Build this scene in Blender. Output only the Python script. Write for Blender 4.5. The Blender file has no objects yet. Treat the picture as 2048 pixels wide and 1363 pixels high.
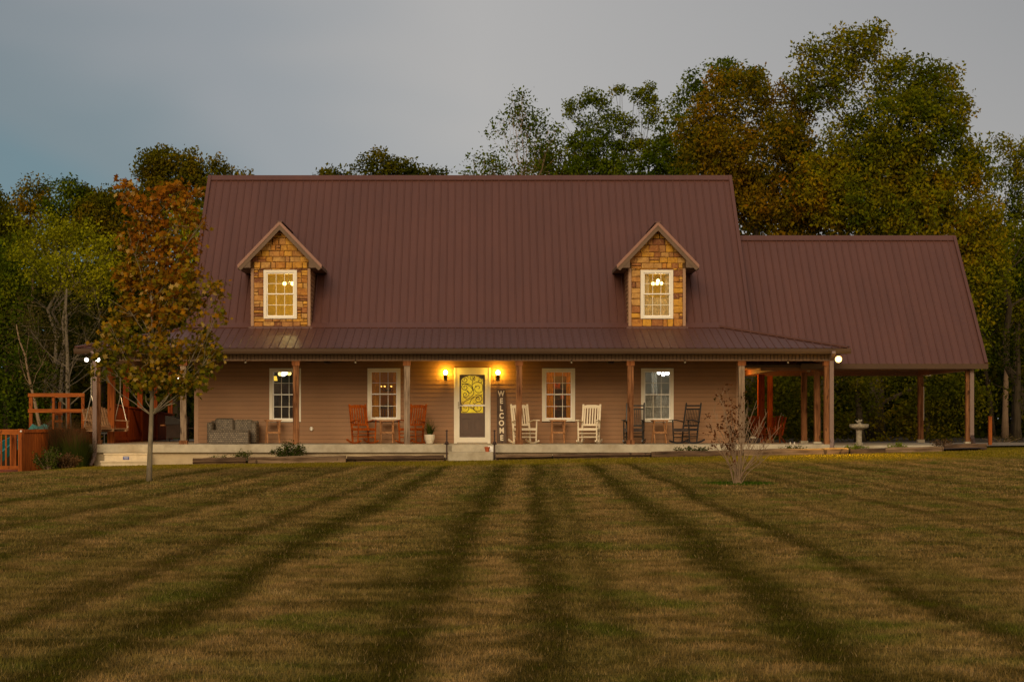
import bpy, math, random
import numpy as np
from mathutils import Vector, Matrix, noise as mnoise

SC = bpy.context.scene
COL = SC.collection
R = math.radians
rnd = random.Random(7)

# ------------------------------------------------------------------ camera
EYE = 0.69                      # eye height over the porch floor (z = 0)
FPX = 4148.0                    # focal length in photo pixels
CX, CY = 960.0, 839.0           # where the level line straight ahead lands in the photo
cam_d = bpy.data.cameras.new('camera')
cam = bpy.data.objects.new('camera', cam_d)
COL.objects.link(cam)
cam.location = (0, 0, EYE)
cam.rotation_euler = (R(90), 0, 0)
cam_d.sensor_width = 36.0
cam_d.lens = 36.0 * FPX / 2048
cam_d.shift_x = (1024 - CX) / 2048
cam_d.shift_y = (CY - 681.5) / 2048
cam_d.clip_start = 0.1
cam_d.clip_end = 3000
SC.camera = cam

# ------------------------------------------------------------------ dusk sky
world = bpy.data.worlds.new('World')
SC.world = world
world.use_nodes = True
wt = world.node_tree
for n in list(wt.nodes):
    wt.nodes.remove(n)


class NT:
    def __init__(s, t):
        s.t = t

    def n(s, typ, **k):
        nd = s.t.nodes.new(typ)
        for a, b in k.items():
            setattr(nd, a, b)
        return nd

    def put(s, sock, v):
        if isinstance(v, bpy.types.NodeSocket):
            s.t.links.new(v, sock)
        elif v is not None:
            if hasattr(sock.default_value, '__len__') and not hasattr(v, '__len__'):
                v = (v,) * len(sock.default_value)
            if hasattr(v, '__len__') and len(sock.default_value) == 4 and len(v) == 3:
                v = tuple(v) + (1,)
            sock.default_value = v

    def m(s, op, a, b=None, c=None, clamp=False):
        nd = s.n('ShaderNodeMath', operation=op, use_clamp=clamp)
        for i, v in enumerate((a, b, c)):
            if v is not None:
                s.put(nd.inputs[i], v)
        return nd.outputs[0]

    def mix(s, f, a, b, mode='MIX'):
        nd = s.n('ShaderNodeMix', data_type='RGBA', blend_type=mode)
        s.put(nd.inputs[0], f)
        s.put(nd.inputs[6], a)
        s.put(nd.inputs[7], b)
        return nd.outputs[2]

    def ramp(s, f, stops, interp='LINEAR'):
        nd = s.n('ShaderNodeValToRGB')
        cr = nd.color_ramp
        cr.interpolation = interp
        while len(cr.elements) < len(stops):
            cr.elements.new(0.5)
        for e, (p, c) in zip(cr.elements, sorted(stops, key=lambda q: q[0])):
            e.position = p
            e.color = (c, c, c, 1) if not hasattr(c, '__len__') else tuple(c) + (1,)
        s.put(nd.inputs[0], f)
        return nd.outputs[0]

    def noise(s, vec, scale, detail=3, rough=0.55, dist=0.0):
        nd = s.n('ShaderNodeTexNoise')
        s.put(nd.inputs['Vector'], vec)
        nd.inputs['Scale'].default_value = scale
        nd.inputs['Detail'].default_value = detail
        nd.inputs['Roughness'].default_value = rough
        nd.inputs['Distortion'].default_value = dist
        return nd.outputs[0]

    def mapping(s, vec, scale=(1, 1, 1), loc=(0, 0, 0), rot=(0, 0, 0)):
        nd = s.n('ShaderNodeMapping')
        s.put(nd.inputs[0], vec)
        nd.inputs[1].default_value = loc
        nd.inputs[2].default_value = rot
        nd.inputs[3].default_value = scale
        return nd.outputs[0]


W = NT(wt)
wtc = W.n('ShaderNodeTexCoord')
wsep = W.n('ShaderNodeSeparateXYZ')
wt.links.new(wtc.outputs['Generated'], wsep.inputs[0])
dx, dy, dz = wsep.outputs
cl = W.noise(W.mapping(wtc.outputs['Generated'], (1, 1, 3.2)), 2.6, 3, 0.5)
blue = W.m('ADD', W.m('MULTIPLY', dx, -3.3), W.m('MULTIPLY', W.m('SUBTRACT', 0.19, dz), 5.0))
blue = W.m('ADD', W.m('SUBTRACT', blue, 0.12), W.m('MULTIPLY', W.m('SUBTRACT', cl, 0.5), 1.3), clamp=True)
cold = W.ramp(blue, [(0.0, (0.45, 0.43, 0.41)), (0.45, (0.33, 0.35, 0.365)), (0.8, (0.19, 0.26, 0.29)), (1, (0.135, 0.245, 0.29))], 'EASE')
edge = W.m('MULTIPLY', W.m('ABSOLUTE', dx), 1.9)
edge = W.m('MULTIPLY', edge, W.m('MULTIPLY', dz, 5.0, clamp=True), clamp=True)
cold = W.mix(edge, cold, (0.16, 0.165, 0.175))
# cloud deck gets a little darker and cooler overhead, evening glow behind the photographer
cold = W.mix(W.m('MULTIPLY', dz, 0.9, clamp=True), cold, (0.26, 0.28, 0.31))
glow = W.m('MULTIPLY_ADD', dy, -1.0, 0.1, clamp=True)
glow = W.m('MULTIPLY', glow, W.m('SUBTRACT', 1.15, dz, clamp=True))
skycol = W.mix(glow, cold, (1.05, 0.70, 0.38))
sky = W.n('ShaderNodeTexSky', sky_type='NISHITA', sun_disc=False)
sky.sun_elevation = R(23)
sky.sun_rotation = R(190)
nis = W.n('ShaderNodeBackground')
wt.links.new(sky.outputs[0], nis.inputs[0])
nis.inputs[1].default_value = 0.004
own = W.n('ShaderNodeBackground')
wt.links.new(skycol, own.inputs[0])
own.inputs[1].default_value = 1.0
wadd = W.n('ShaderNodeAddShader')
wt.links.new(nis.outputs[0], wadd.inputs[0])
wt.links.new(own.outputs[0], wadd.inputs[1])
wout = W.n('ShaderNodeOutputWorld')
wt.links.new(wadd.outputs[0], wout.inputs[0])

# soft low evening light from behind the photographer
sun_d = bpy.data.lights.new('sun', 'SUN')
sun_d.energy = 1.75
sun_d.angle = R(26)
sun_d.color = (1.0, 0.78, 0.50)
sun = bpy.data.objects.new('sun', sun_d)
COL.objects.link(sun)
# light travels towards +Y and down by 23 degrees, coming a little from the left
sun.rotation_euler = (R(90 - 23), 0, R(-10))
SC.view_settings.view_transform = 'Standard'
SC.view_settings.look = 'None'
SC.view_settings.exposure = 0.0
SC.view_settings.gamma = 1.0
SC.view_settings.use_curve_mapping = False
SC.render.engine = 'CYCLES'
SC.cycles.use_denoising = True
SC.cycles.max_bounces = 6
SC.cycles.diffuse_bounces = 3
SC.cycles.glossy_bounces = 3
SC.cycles.transparent_max_bounces = 12
SC.cycles.sample_clamp_indirect = 4.0


# ------------------------------------------------------------------ helpers
def P(px, py, Y):
    """World point at distance Y that shows at photo pixel (px, py)."""
    return Vector(((px - CX) * Y / FPX, Y, EYE - (py - CY) * Y / FPX))


def XX(px, Y):
    return (px - CX) * Y / FPX


def ZZ(py, Y):
    return EYE - (py - CY) * Y / FPX


def sm(a, b, x):
    t = min(1, max(0, (x - a) / (b - a)))
    return t * t * (3 - 2 * t)


def ground_z(x, y):
    lx = [(-60, -2.2), (-20, -1.35), (-13.2, -0.86), (-10.8, -0.60), (-5, -0.50), (0, -0.44), (7, -0.31), (10, -0.26), (15, -0.13), (60, 0.3)]
    z = lx[0][1]
    for (xa, za), (xb, zb) in zip(lx, lx[1:]):
        if x >= xa:
            z = za + (zb - za) * min(1, (x - xa) / (xb - xa))
    near = -0.44 - 0.006 * (57 - y)
    if y < 57:
        k = sm(30, 56.5, y)
        z = near + (z - (-0.44)) * k * (0.35 + 0.65 * sm(44, 57, y))
        z += 0.02 * mnoise.noise(Vector((x * .12, y * .1, 0))) * (1 - sm(50, 57, y))
    elif y > 64:
        k = sm(64, 72, y)
        z = z * (1 - k) + min(z, -0.12) * k
    return z


def hit(px, py, y0=12, y1=59):
    """Where the sight line of a photo pixel meets the lawn."""
    y = y0
    while y < y1:
        p = P(px, py, y)
        if p.z <= ground_z(p.x, y):
            break
        y += 0.05
    p = P(px, py, y)
    p.z = ground_z(p.x, y)
    return p


class MB:
    def __init__(s):
        s.v = []
        s.f = []

    def add(s, vs, fs):
        o = len(s.v)
        s.v += [tuple(q) for q in vs]
        s.f += [tuple(i + o for i in f) for f in fs]
        return s

    def box(s, x0, x1, y0, y1, z0, z1):
        vs = [(x0, y0, z0), (x1, y0, z0), (x1, y1, z0), (x0, y1, z0), (x0, y0, z1), (x1, y0, z1), (x1, y1, z1), (x0, y1, z1)]
        return s.add(vs, [(0, 3, 2, 1), (4, 5, 6, 7), (0, 1, 5, 4), (1, 2, 6, 5), (2, 3, 7, 6), (3, 0, 4, 7)])

    def cbox(s, c, d):
        return s.box(c[0] - d[0] / 2, c[0] + d[0] / 2, c[1] - d[1] / 2, c[1] + d[1] / 2, c[2] - d[2] / 2, c[2] + d[2] / 2)

    def beam(s, p, q, w, h, up=(0, 0, 1)):
        p, q = Vector(p), Vector(q)
        d = (q - p).normalized()
        a = d.cross(Vector(up))
        if a.length < 1e-4:
            a = d.cross(Vector((1, 0, 0)))
        a.normalize()
        b = a.cross(d).normalized()
        a *= w / 2
        b *= h / 2
        vs = [p - a - b, p + a - b, p + a + b, p - a + b, q - a - b, q + a - b, q + a + b, q - a + b]
        return s.add(vs, [(0, 1, 2, 3), (7, 6, 5, 4), (0, 4, 5, 1), (1, 5, 6, 2), (2, 6, 7, 3), (3, 7, 4, 0)])

    def tube(s, pts, rad, n=6, caps=True):
        pts = [Vector(p) for p in pts]
        if not hasattr(rad, '__len__'):
            rad = [rad] * len(pts)
        o = len(s.v)
        ref = Vector((0.31, 0.2, 0.93))
        for i, p in enumerate(pts):
            d = (pts[min(i + 1, len(pts) - 1)] - pts[max(i - 1, 0)])
            if d.length < 1e-9:
                d = Vector((0, 0, 1))
            d.normalize()
            a = d.cross(ref)
            if a.length < 0.05:
                a = d.cross(Vector((1, 0, 0)))
            a.normalize()
            b = d.cross(a)
            for k in range(n):
                t = 2 * math.pi * k / n
                s.v.append(tuple(p + (a * math.cos(t) + b * math.sin(t)) * rad[i]))
        for i in range(len(pts) - 1):
            for k in range(n):
                k2 = (k + 1) % n
                s.f.append((o + i * n + k, o + i * n + k2, o + (i + 1) * n + k2, o + (i + 1) * n + k))
        if caps:
            s.f.append(tuple(o + k for k in range(n))[::-1])
            s.f.append(tuple(o + (len(pts) - 1) * n + k for k in range(n)))
        return s

    def lathe(s, prof, c=(0, 0, 0), n=16):
        o = len(s.v)
        for r, z in prof:
            for k in range(n):
                t = 2 * math.pi * k / n
                s.v.append((c[0] + r * math.cos(t), c[1] + r * math.sin(t), c[2] + z))
        for i in range(len(prof) - 1):
            for k in range(n):
                k2 = (k + 1) % n
                s.f.append((o + i * n + k, o + i * n + k2, o + (i + 1) * n + k2, o + (i + 1) * n + k))
        s.f.append(tuple(o + k for k in range(n))[::-1])
        s.f.append(tuple(o + (len(prof) - 1) * n + k for k in range(n)))
        return s

    def ball(s, c, r, n=10, sz=1.0):
        prof = [(max(1e-4, r * math.sin(math.pi * i / 7)), -r * sz * math.cos(math.pi * i / 7)) for i in range(8)]
        return s.lathe(prof, c, n)

    def prism(s, poly, axis, a, b):
        """poly: 2-D outline; axis 'x','y' or 'z' is the extrusion axis from a to b."""
        n = len(poly)

        def mk(u, v, w):
            return {'x': (w, u, v), 'y': (u, w, v), 'z': (u, v, w)}[axis]
        vs = [mk(u, v, a) for u, v in poly] + [mk(u, v, b) for u, v in poly]
        fs = [tuple(range(n))[::-1], tuple(range(n, 2 * n))] + [(i, (i + 1) % n, n + (i + 1) % n, n + i) for i in range(n)]
        return s.add(vs, fs)

    def quad(s, a, b, c, d):
        return s.add([a, b, c, d], [(0, 1, 2, 3)])

    def shift(s, v):
        s.v = [(a + v[0], b + v[1], c + v[2]) for a, b, c in s.v]
        return s

    def mesh(s, name, mat, smooth=False):
        me = bpy.data.meshes.new(name)
        me.from_pydata([tuple(v) for v in s.v], [], s.f)
        if mat:
            me.materials.append(mat)
        if smooth:
            me.polygons.foreach_set('use_smooth', [True] * len(me.polygons))
        me.update()
        return me

    def build(s, name, mat, parent=None, smooth=False, loc=None, fix=True):
        me = s.mesh(name, mat, smooth)
        if fix:
            import bmesh
            bm = bmesh.new()
            bm.from_mesh(me)
            bmesh.ops.recalc_face_normals(bm, faces=bm.faces)
            bm.to_mesh(me)
            bm.free()
        return link(name, me, parent, loc)


def link(name, me, parent=None, loc=None, rz=0):
    o = bpy.data.objects.new(name, me)
    COL.objects.link(o)
    if parent is not None:
        o.parent = parent
    if loc is not None:
        o.location = loc
    if rz:
        o.rotation_euler.z = rz
    return o


def tag(o, label=None, cat=None, group=None, kind=None):
    if label:
        o['label'] = label
    if cat:
        o['category'] = cat
    if group:
        o['group'] = group
    if kind:
        o['kind'] = kind
    return o


def thing(name, label, cat, loc=(0, 0, 0), rz=0, group=None):
    o = bpy.data.objects.new(name, None)
    COL.objects.link(o)
    o.empty_display_size = 0.1
    o.location = loc
    o.rotation_euler.z = rz
    return tag(o, label, cat, group)


KIDS = {}


def kids(o):
    return [c for c in COL.objects if c.parent == o]


def dup(root, loc, rz=0, label=None, group=None):
    def cp(o, par):
        c = o.copy()
        COL.objects.link(c)
        if par is not None:
            c.parent = par
        for ch in o.children:
            cp(ch, c)
        return c
    r = cp(root, None)
    r.location = loc
    r.rotation_euler.z = rz
    if label:
        r['label'] = label
    if group:
        r['group'] = group
    return r


# ------------------------------------------------------------------ materials
def new_mat(name):
    m = bpy.data.materials.new(name)
    m.use_nodes = True
    t = NT(m.node_tree)
    b = m.node_tree.nodes['Principled BSDF']
    return m, t, b


def mat(name, col, rough=0.7, metal=0.0, var=0.12, scale=6.0, stretch=(1, 1, 1), bump=0.0, bscale=40.0, spec=0.4, dirt=None):
    m, t, b = new_mat(name)
    tc = t.n('ShaderNodeTexCoord').outputs['Object']
    mp = t.mapping(tc, stretch)
    nz = t.noise(mp, scale, 5, 0.6)
    lo = tuple(c * (1 - var) for c in col)
    hi = tuple(min(1, c * (1 + var)) for c in col)
    c = t.ramp(nz, [(0.3, lo), (0.7, hi)])
    if dirt:
        dn = t.noise(tc, dirt[1], 4, 0.65)
        c = t.mix(t.ramp(dn, [(0.48, 0.0), (0.72, dirt[2])]), c, dirt[0])
    t.put(b.inputs['Base Color'], c)
    b.inputs['Roughness'].default_value = rough
    b.inputs['Metallic'].default_value = metal
    b.inputs['Specular IOR Level'].default_value = spec
    if bump:
        bn = t.n('ShaderNodeBump')
        bn.inputs['Strength'].default_value = bump
        bn.inputs['Distance'].default_value = 0.01
        t.put(bn.inputs['Height'], t.noise(mp, bscale, 4, 0.6))
        t.put(b.inputs['Normal'], bn.outputs[0])
    return m


def emit(name, col, st):
    m = bpy.data.materials.new(name)
    m.use_nodes = True
    t = NT(m.node_tree)
    m.node_tree.nodes.remove(m.node_tree.nodes['Principled BSDF'])
    e = t.n('ShaderNodeEmission')
    e.inputs[0].default_value = tuple(col) + (1,)
    e.inputs[1].default_value = st
    t.t.links.new(e.outputs[0], t.t.nodes['Material Output'].inputs[0])
    return m


def wood(name, c1, c2, axis='z', rough=0.75, scale=1.0, knots=True):
    m, t, b = new_mat(name)
    tc = t.n('ShaderNodeTexCoord').outputs['Object']
    st = {'z': (26, 26, 1.6), 'x': (1.6, 26, 26), 'y': (26, 1.6, 26)}[axis]
    g = t.noise(t.mapping(tc, tuple(s * scale for s in st)), 1.0, 5, 0.65, 0.4)
    big = t.noise(tc, 1.7, 2, 0.5)
    f = t.m('ADD', t.m('MULTIPLY', g, 0.75), t.m('MULTIPLY', big, 0.25))
    c = t.ramp(f, [(0.38, c1), (0.62, c2)])
    if knots:
        k = t.noise(t.mapping(tc, (5, 5, 2.2)), 1.6, 1, 0.4)
        c = t.mix(t.ramp(k, [(0.69, 0.0), (0.74, 0.7)]), c, tuple(q * .35 for q in c1))
    t.put(b.inputs['Base Color'], c)
    b.inputs['Roughness'].default_value = rough
    b.inputs['Specular IOR Level'].default_value = 0.15
    bn = t.n('ShaderNodeBump')
    bn.inputs['Strength'].default_value = 0.5
    bn.inputs['Distance'].default_value = 0.006
    t.put(bn.inputs['Height'], g)
    t.put(b.inputs['Normal'], bn.outputs[0])
    return m


M = {}


def roof_metal(name, col, rough):
    m, t, b = new_mat(name)
    tc = t.n('ShaderNodeTexCoord').outputs['Object']
    g = t.n('ShaderNodeNewGeometry').outputs['Position']
    streak = t.noise(t.mapping(g, (3.0, .25, .25)), 1.0, 4, 0.6)
    fine = t.noise(g, 9.0, 4, 0.6)
    big = t.noise(g, 0.35, 2, 0.5)
    f = t.m('ADD', t.m('MULTIPLY', streak, 0.45), t.m('ADD', t.m('MULTIPLY', fine, 0.25), t.m('MULTIPLY', big, 0.3)))
    t.put(b.inputs['Base Color'], t.ramp(f, [(0.3, tuple(c * .80 for c in col)), (0.7, tuple(c * 1.18 for c in col))]))
    t.put(b.inputs['Roughness'], t.ramp(fine, [(0.3, rough - .07), (0.7, rough + .07)]))
    b.inputs['Specular IOR Level'].default_value = 0.5
    bn = t.n('ShaderNodeBump')
    bn.inputs['Strength'].default_value = 0.3
    bn.inputs['Distance'].default_value = 0.02
    t.put(bn.inputs['Height'], t.noise(t.mapping(g, (2.2, .8, .8)), 1.0, 2, 0.5))
    t.put(b.inputs['Normal'], bn.outputs[0])
    return m


M['roof'] = roof_metal('roof_metal', (0.102, 0.040, 0.028), 0.52)
M['gutter'] = mat('gutter', (0.085, 0.050, 0.030), 0.45, var=.1, scale=3, stretch=(.3, 1, 1))
M['soffit'] = mat('soffit', (0.125, 0.075, 0.042), 0.6)
M['siding'] = mat('siding', (0.285, 0.148, 0.066), 0.62, var=.07, scale=2.2, stretch=(.35, 1, 2), bump=.15, bscale=60, dirt=((.19, .11, .07), 1.1, .25))
M['corner'] = mat('corner_trim', (0.36, 0.215, 0.125), 0.6, var=.06)
M['trimwhite'] = mat('trim_white', (0.80, 0.75, 0.62), 0.5, var=.05, dirt=((.55, .48, .34), 3.0, .35))
M['vinyl'] = mat('vinyl_white', (0.86, 0.84, 0.78), 0.45, var=.03)
M['concrete'] = mat('slab_concrete', (0.47, 0.42, 0.31), 0.85, var=.14, scale=5, bump=.25, dirt=((.24, .18, .10), 1.6, .55))
M['block'] = mat('foundation', (0.50, 0.40, 0.25), 0.9, var=.15, scale=3, stretch=(.6, 1, 1), dirt=((.25, .17, .09), 1.3, .6))
M['precast'] = mat('precast_step', (0.62, 0.53, 0.37), 0.85, var=.1, scale=6, dirt=((.36, .28, .17), 2.5, .4))
M['cedar'] = wood('cedar_post', (0.085, 0.030, 0.010), (0.33, 0.150, 0.062))
M['cedar_grey'] = wood('weathered_post', (0.12, 0.078, 0.050), (0.37, 0.275, 0.19))
M['cap'] = wood('post_cap', (0.16, 0.05, 0.015), (0.36, 0.14, 0.05), knots=False)
M['stainwood'] = wood('stained_wood', (0.15, 0.034, 0.006), (0.38, 0.105, 0.018))
M['stainwood_x'] = wood('stained_wood_rail', (0.17, 0.040, 0.007), (0.42, 0.12, 0.02), 'x')
M['redwood'] = wood('red_fence', (0.17, 0.030, 0.006), (0.40, 0.088, 0.014))
M['timber'] = wood('old_timber', (0.04, 0.025, 0.015), (0.17, 0.105, 0.06), 'x', .9, .7)
M['timber_light'] = wood('pale_timber', (0.07, 0.042, 0.022), (0.29, 0.195, 0.115), 'x', .9, .7)
M['orange'] = wood('orange_chair', (0.20, 0.032, 0.002), (0.46, 0.105, 0.006), 'z', .5, knots=False)
M['whitepaint'] = mat('white_paint', (0.80, 0.70, 0.52), 0.5, var=.06)
M['blackpaint'] = mat('black_paint', (0.022, 0.019, 0.017), 0.35, var=.2)
M['tablewood'] = wood('tray_table', (0.30, 0.13, 0.05), (0.52, 0.27, 0.12), 'z', .6, knots=False)
M['swingwood'] = wood('swing_wood', (0.26, 0.13, 0.06), (0.50, 0.30, 0.16), 'x', .7)
M['iron'] = mat('rusty_iron', (0.055, 0.030, 0.022), 0.6, metal=.3, var=.4, scale=20)
M['downspout'] = mat('downspout', (0.20, 0.135, 0.115), 0.5, var=.08)
M['brownplastic'] = mat('downspout_elbow', (0.05, 0.028, 0.022), 0.5)
M['pot'] = mat('white_pot', (0.72, 0.66, 0.52), 0.5, var=.1, scale=12, bump=.3, bscale=14)
M['terra'] = mat('terracotta', (0.42, 0.09, 0.025), 0.7)
M['stonebath'] = mat('birdbath_stone', (0.31, 0.27, 0.195), 0.9, var=.4, scale=14, bump=.5, bscale=30, dirt=((.15, .13, .09), 6, .6))
M['chain'] = mat('chain_metal', (0.55, 0.50, 0.40), 0.4, metal=.6)
M['door'] = mat('entry_door', (0.10, 0.055, 0.036), 0.55, var=.08)
M['teal'] = mat('teal_plastic', (0.008, 0.16, 0.16), 0.4, var=.1)
M['whitepanel'] = mat('pool_panel', (0.58, 0.58, 0.60), 0.5, var=.08)
M['darkmetal'] = mat('dark_railing', (0.02, 0.016, 0.014), 0.5)
M['dark'] = mat('dark_fabric', (0.05, 0.035, 0.03), 0.7, var=.3)
M['nickel'] = mat('door_handle', (0.30, 0.26, 0.20), 0.35, metal=.8)
M['bronze'] = mat('lantern_bronze', (0.035, 0.020, 0.014), 0.4, metal=.5)
M['mulch'] = mat('mulch', (0.06, 0.032, 0.018), 0.95, var=.5, scale=25, bump=.8, bscale=40)
M['gravel'] = mat('gravel', (0.24, 0.19, 0.13), 0.95, var=.3, scale=30, bump=.6, bscale=60)
M['bark'] = wood('bark', (0.025, 0.018, 0.010), (0.065, 0.050, 0.030), 'z', .95, .35, knots=False)
M['palebark'] = mat('pale_bark', (0.15, 0.12, 0.08), 0.9, var=.5, scale=9, stretch=(1, 1, .5), bump=.6, bscale=25, dirt=((.10, .085, .05), 5, .6))
M['maplebark'] = mat('maple_bark', (0.19, 0.155, 0.10), 0.9, var=.4, scale=14, stretch=(1, 1, .4), bump=.6, bscale=30, dirt=((.13, .12, .05), 6, .5))
M['twig'] = mat('twig', (0.26, 0.175, 0.105), 0.9, var=.2)
M['signboard'] = wood('sign_board', (0.06, 0.04, 0.03), (0.15, 0.10, 0.072))
M['letter'] = mat('letter_paint', (0.78, 0.68, 0.50), 0.6, var=.1, scale=20)
M['room_dark'] = mat('room_dark', (0.075, 0.085, 0.062), 0.8)
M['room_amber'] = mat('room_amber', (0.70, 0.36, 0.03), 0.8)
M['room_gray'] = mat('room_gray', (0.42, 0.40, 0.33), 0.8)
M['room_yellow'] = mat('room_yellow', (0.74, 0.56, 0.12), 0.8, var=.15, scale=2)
M['furn'] = mat('room_furniture', (0.10, 0.05, 0.025), 0.5)
M['bluelabel'] = mat('blue_label', (0.035, 0.05, 0.26), 0.5)
M['palelabel'] = mat('pale_label', (0.45, 0.50, 0.62), 0.5)
M['rope'] = mat('white_rope', (0.6, 0.55, 0.45), 0.7)


def stone_mat(name, pal):
    m, t, b = new_mat(name)
    oi = t.n('ShaderNodeObjectInfo').outputs['Random']
    tc = t.n('ShaderNodeNewGeometry').outputs['Position']
    base = t.ramp(oi, [(i / len(pal), c) for i, c in enumerate(pal)], 'CONSTANT')
    nz = t.noise(tc, 7, 6, 0.68)
    c = t.mix(t.ramp(nz, [(0.36, 0.0), (0.7, 0.75)]), base, (0.17, 0.055, 0.012))
    n2 = t.noise(tc, 22, 3, 0.6)
    c = t.mix(t.ramp(n2, [(0.5, 0.0), (0.75, 0.35)]), c, (0.78, 0.50, 0.14))
    t.put(b.inputs['Base Color'], c)
    b.inputs['Roughness'].default_value = 0.85
    bn = t.n('ShaderNodeBump')
    bn.inputs['Strength'].default_value = 0.7
    bn.inputs['Distance'].default_value = 0.02
    t.put(bn.inputs['Height'], nz)
    t.put(b.inputs['Normal'], bn.outputs[0])
    return m


M['stone'] = stone_mat('fieldstone', [(0.62, 0.30, 0.035), (0.50, 0.21, 0.03), (0.34, 0.13, 0.035), (0.70, 0.36, 0.05), (0.42, 0.20, 0.06), (0.58, 0.33, 0.09), (0.20, 0.07, 0.03), (0.66, 0.34, 0.03), (0.52, 0.25, 0.06)])
M['mortar'] = mat('mortar', (0.12, 0.065, 0.025), 0.95)


def wicker_mat():
    m, t, b = new_mat('wicker')
    tc = t.n('ShaderNodeTexCoord').outputs['Object']
    br = t.n('ShaderNodeTexBrick', offset=0.5)
    t.put(br.inputs['Vector'], t.mapping(tc, (1, 1, 1), rot=(R(90), 0, 0)))
    br.inputs['Color1'].default_value = (0.27, 0.215, 0.145, 1)
    br.inputs['Color2'].default_value = (0.115, 0.09, 0.06, 1)
    br.inputs['Mortar'].default_value = (0.065, 0.050, 0.034, 1)
    br.inputs['Scale'].default_value = 1.0
    br.inputs['Mortar Size'].default_value = 0.009
    br.inputs['Brick Width'].default_value = 0.05
    br.inputs['Row Height'].default_value = 0.055
    t.put(b.inputs['Base Color'], br.outputs['Color'])
    b.inputs['Roughness'].default_value = 0.6
    bn = t.n('ShaderNodeBump')
    bn.inputs['Strength'].default_value = 0.8
    bn.inputs['Distance'].default_value = 0.01
    t.put(bn.inputs['Height'], br.outputs['Color'])
    t.put(b.inputs['Normal'], bn.outputs[0])
    return m


M['wicker'] = wicker_mat()


def glass_mat():
    m = bpy.data.materials.new('window_glass')
    m.use_nodes = True
    t = NT(m.node_tree)
    m.node_tree.nodes.remove(m.node_tree.nodes['Principled BSDF'])
    tr = t.n('ShaderNodeBsdfTransparent')
    gl = t.n('ShaderNodeBsdfGlossy')
    gl.inputs['Roughness'].default_value = 0.03
    fr = t.n('ShaderNodeFresnel')
    fr.inputs[0].default_value = 1.5
    mx = t.n('ShaderNodeMixShader')
    t.put(mx.inputs[0], t.m('MULTIPLY', fr.outputs[0], 0.5, clamp=True))
    t.t.links.new(tr.outputs[0], mx.inputs[1])
    t.t.links.new(gl.outputs[0], mx.inputs[2])
    t.t.links.new(mx.outputs[0], t.t.nodes['Material Output'].inputs[0])
    return m


M['glass'] = glass_mat()


def curtain_mat(name, col, lit):
    """thin cloth with folds that lets room light through"""
    m = bpy.data.materials.new(name)
    m.use_nodes = True
    t = NT(m.node_tree)
    m.node_tree.nodes.remove(m.node_tree.nodes['Principled BSDF'])
    d = t.n('ShaderNodeBsdfDiffuse')
    l = t.n('ShaderNodeBsdfTranslucent')
    tc = t.n('ShaderNodeNewGeometry').outputs['Position']
    nz = t.noise(t.mapping(tc, (9, 9, 9)), 1.0, 5, 0.7, 0.5)
    c = t.ramp(nz, [(0.35, tuple(q * .55 for q in col)), (0.65, col)])
    t.put(d.inputs[0], c)
    t.put(l.inputs[0], c)
    mx = t.n('ShaderNodeMixShader')
    mx.inputs[0].default_value = lit
    t.t.links.new(d.outputs[0], mx.inputs[1])
    t.t.links.new(l.outputs[0], mx.inputs[2])
    t.t.links.new(mx.outputs[0], t.t.nodes['Material Output'].inputs[0])
    return m


M['sheer'] = curtain_mat('patterned_sheer', (0.75, 0.62, 0.36), .6)
M['drape_amber'] = curtain_mat('amber_drape', (0.72, 0.36, 0.03), .6)
M['drape_grey'] = curtain_mat('grey_sheer', (0.50, 0.49, 0.42), .55)


def leaf_mat(name, pal, trans=0.35, nscale=0.22, shift=1.0):
    """colour varies leaf by leaf and bough by bough"""
    m = bpy.data.materials.new(name)
    m.use_nodes = True
    t = NT(m.node_tree)
    m.node_tree.nodes.remove(m.node_tree.nodes['Principled BSDF'])
    geo = t.n('ShaderNodeNewGeometry')
    isl = geo.outputs['Random Per Island']
    pos = geo.outputs['Position']
    bough = t.noise(pos, nscale, 3, 0.55)
    twig = t.noise(pos, 1.4, 2, 0.5)
    f = t.m('ADD', t.m('MULTIPLY', isl, 0.27), t.m('ADD', t.m('MULTIPLY', t.m('SUBTRACT', bough, 0.5), 1.3 * shift), t.m('MULTIPLY', t.m('SUBTRACT', twig, 0.5), 1.1)))
    f = t.m('ADD', f, 0.34, clamp=True)
    n = len(pal)
    c = t.ramp(f, [(i / (n - 1), q) for i, q in enumerate(pal)])
    c = t.mix(t.m('MULTIPLY', t.m('FRACT', t.m('MULTIPLY', isl, 37.0)), 0.30), c, (0.02, 0.02, 0.003))
    d = t.n('ShaderNodeBsdfDiffuse')
    l = t.n('ShaderNodeBsdfTranslucent')
    t.put(d.inputs[0], c)
    t.put(l.inputs[0], c)
    mx = t.n('ShaderNodeMixShader')
    mx.inputs[0].default_value = trans
    t.t.links.new(d.outputs[0], mx.inputs[1])
    t.t.links.new(l.outputs[0], mx.inputs[2])
    t.t.links.new(mx.outputs[0], t.t.nodes['Material Output'].inputs[0])
    return m


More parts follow.
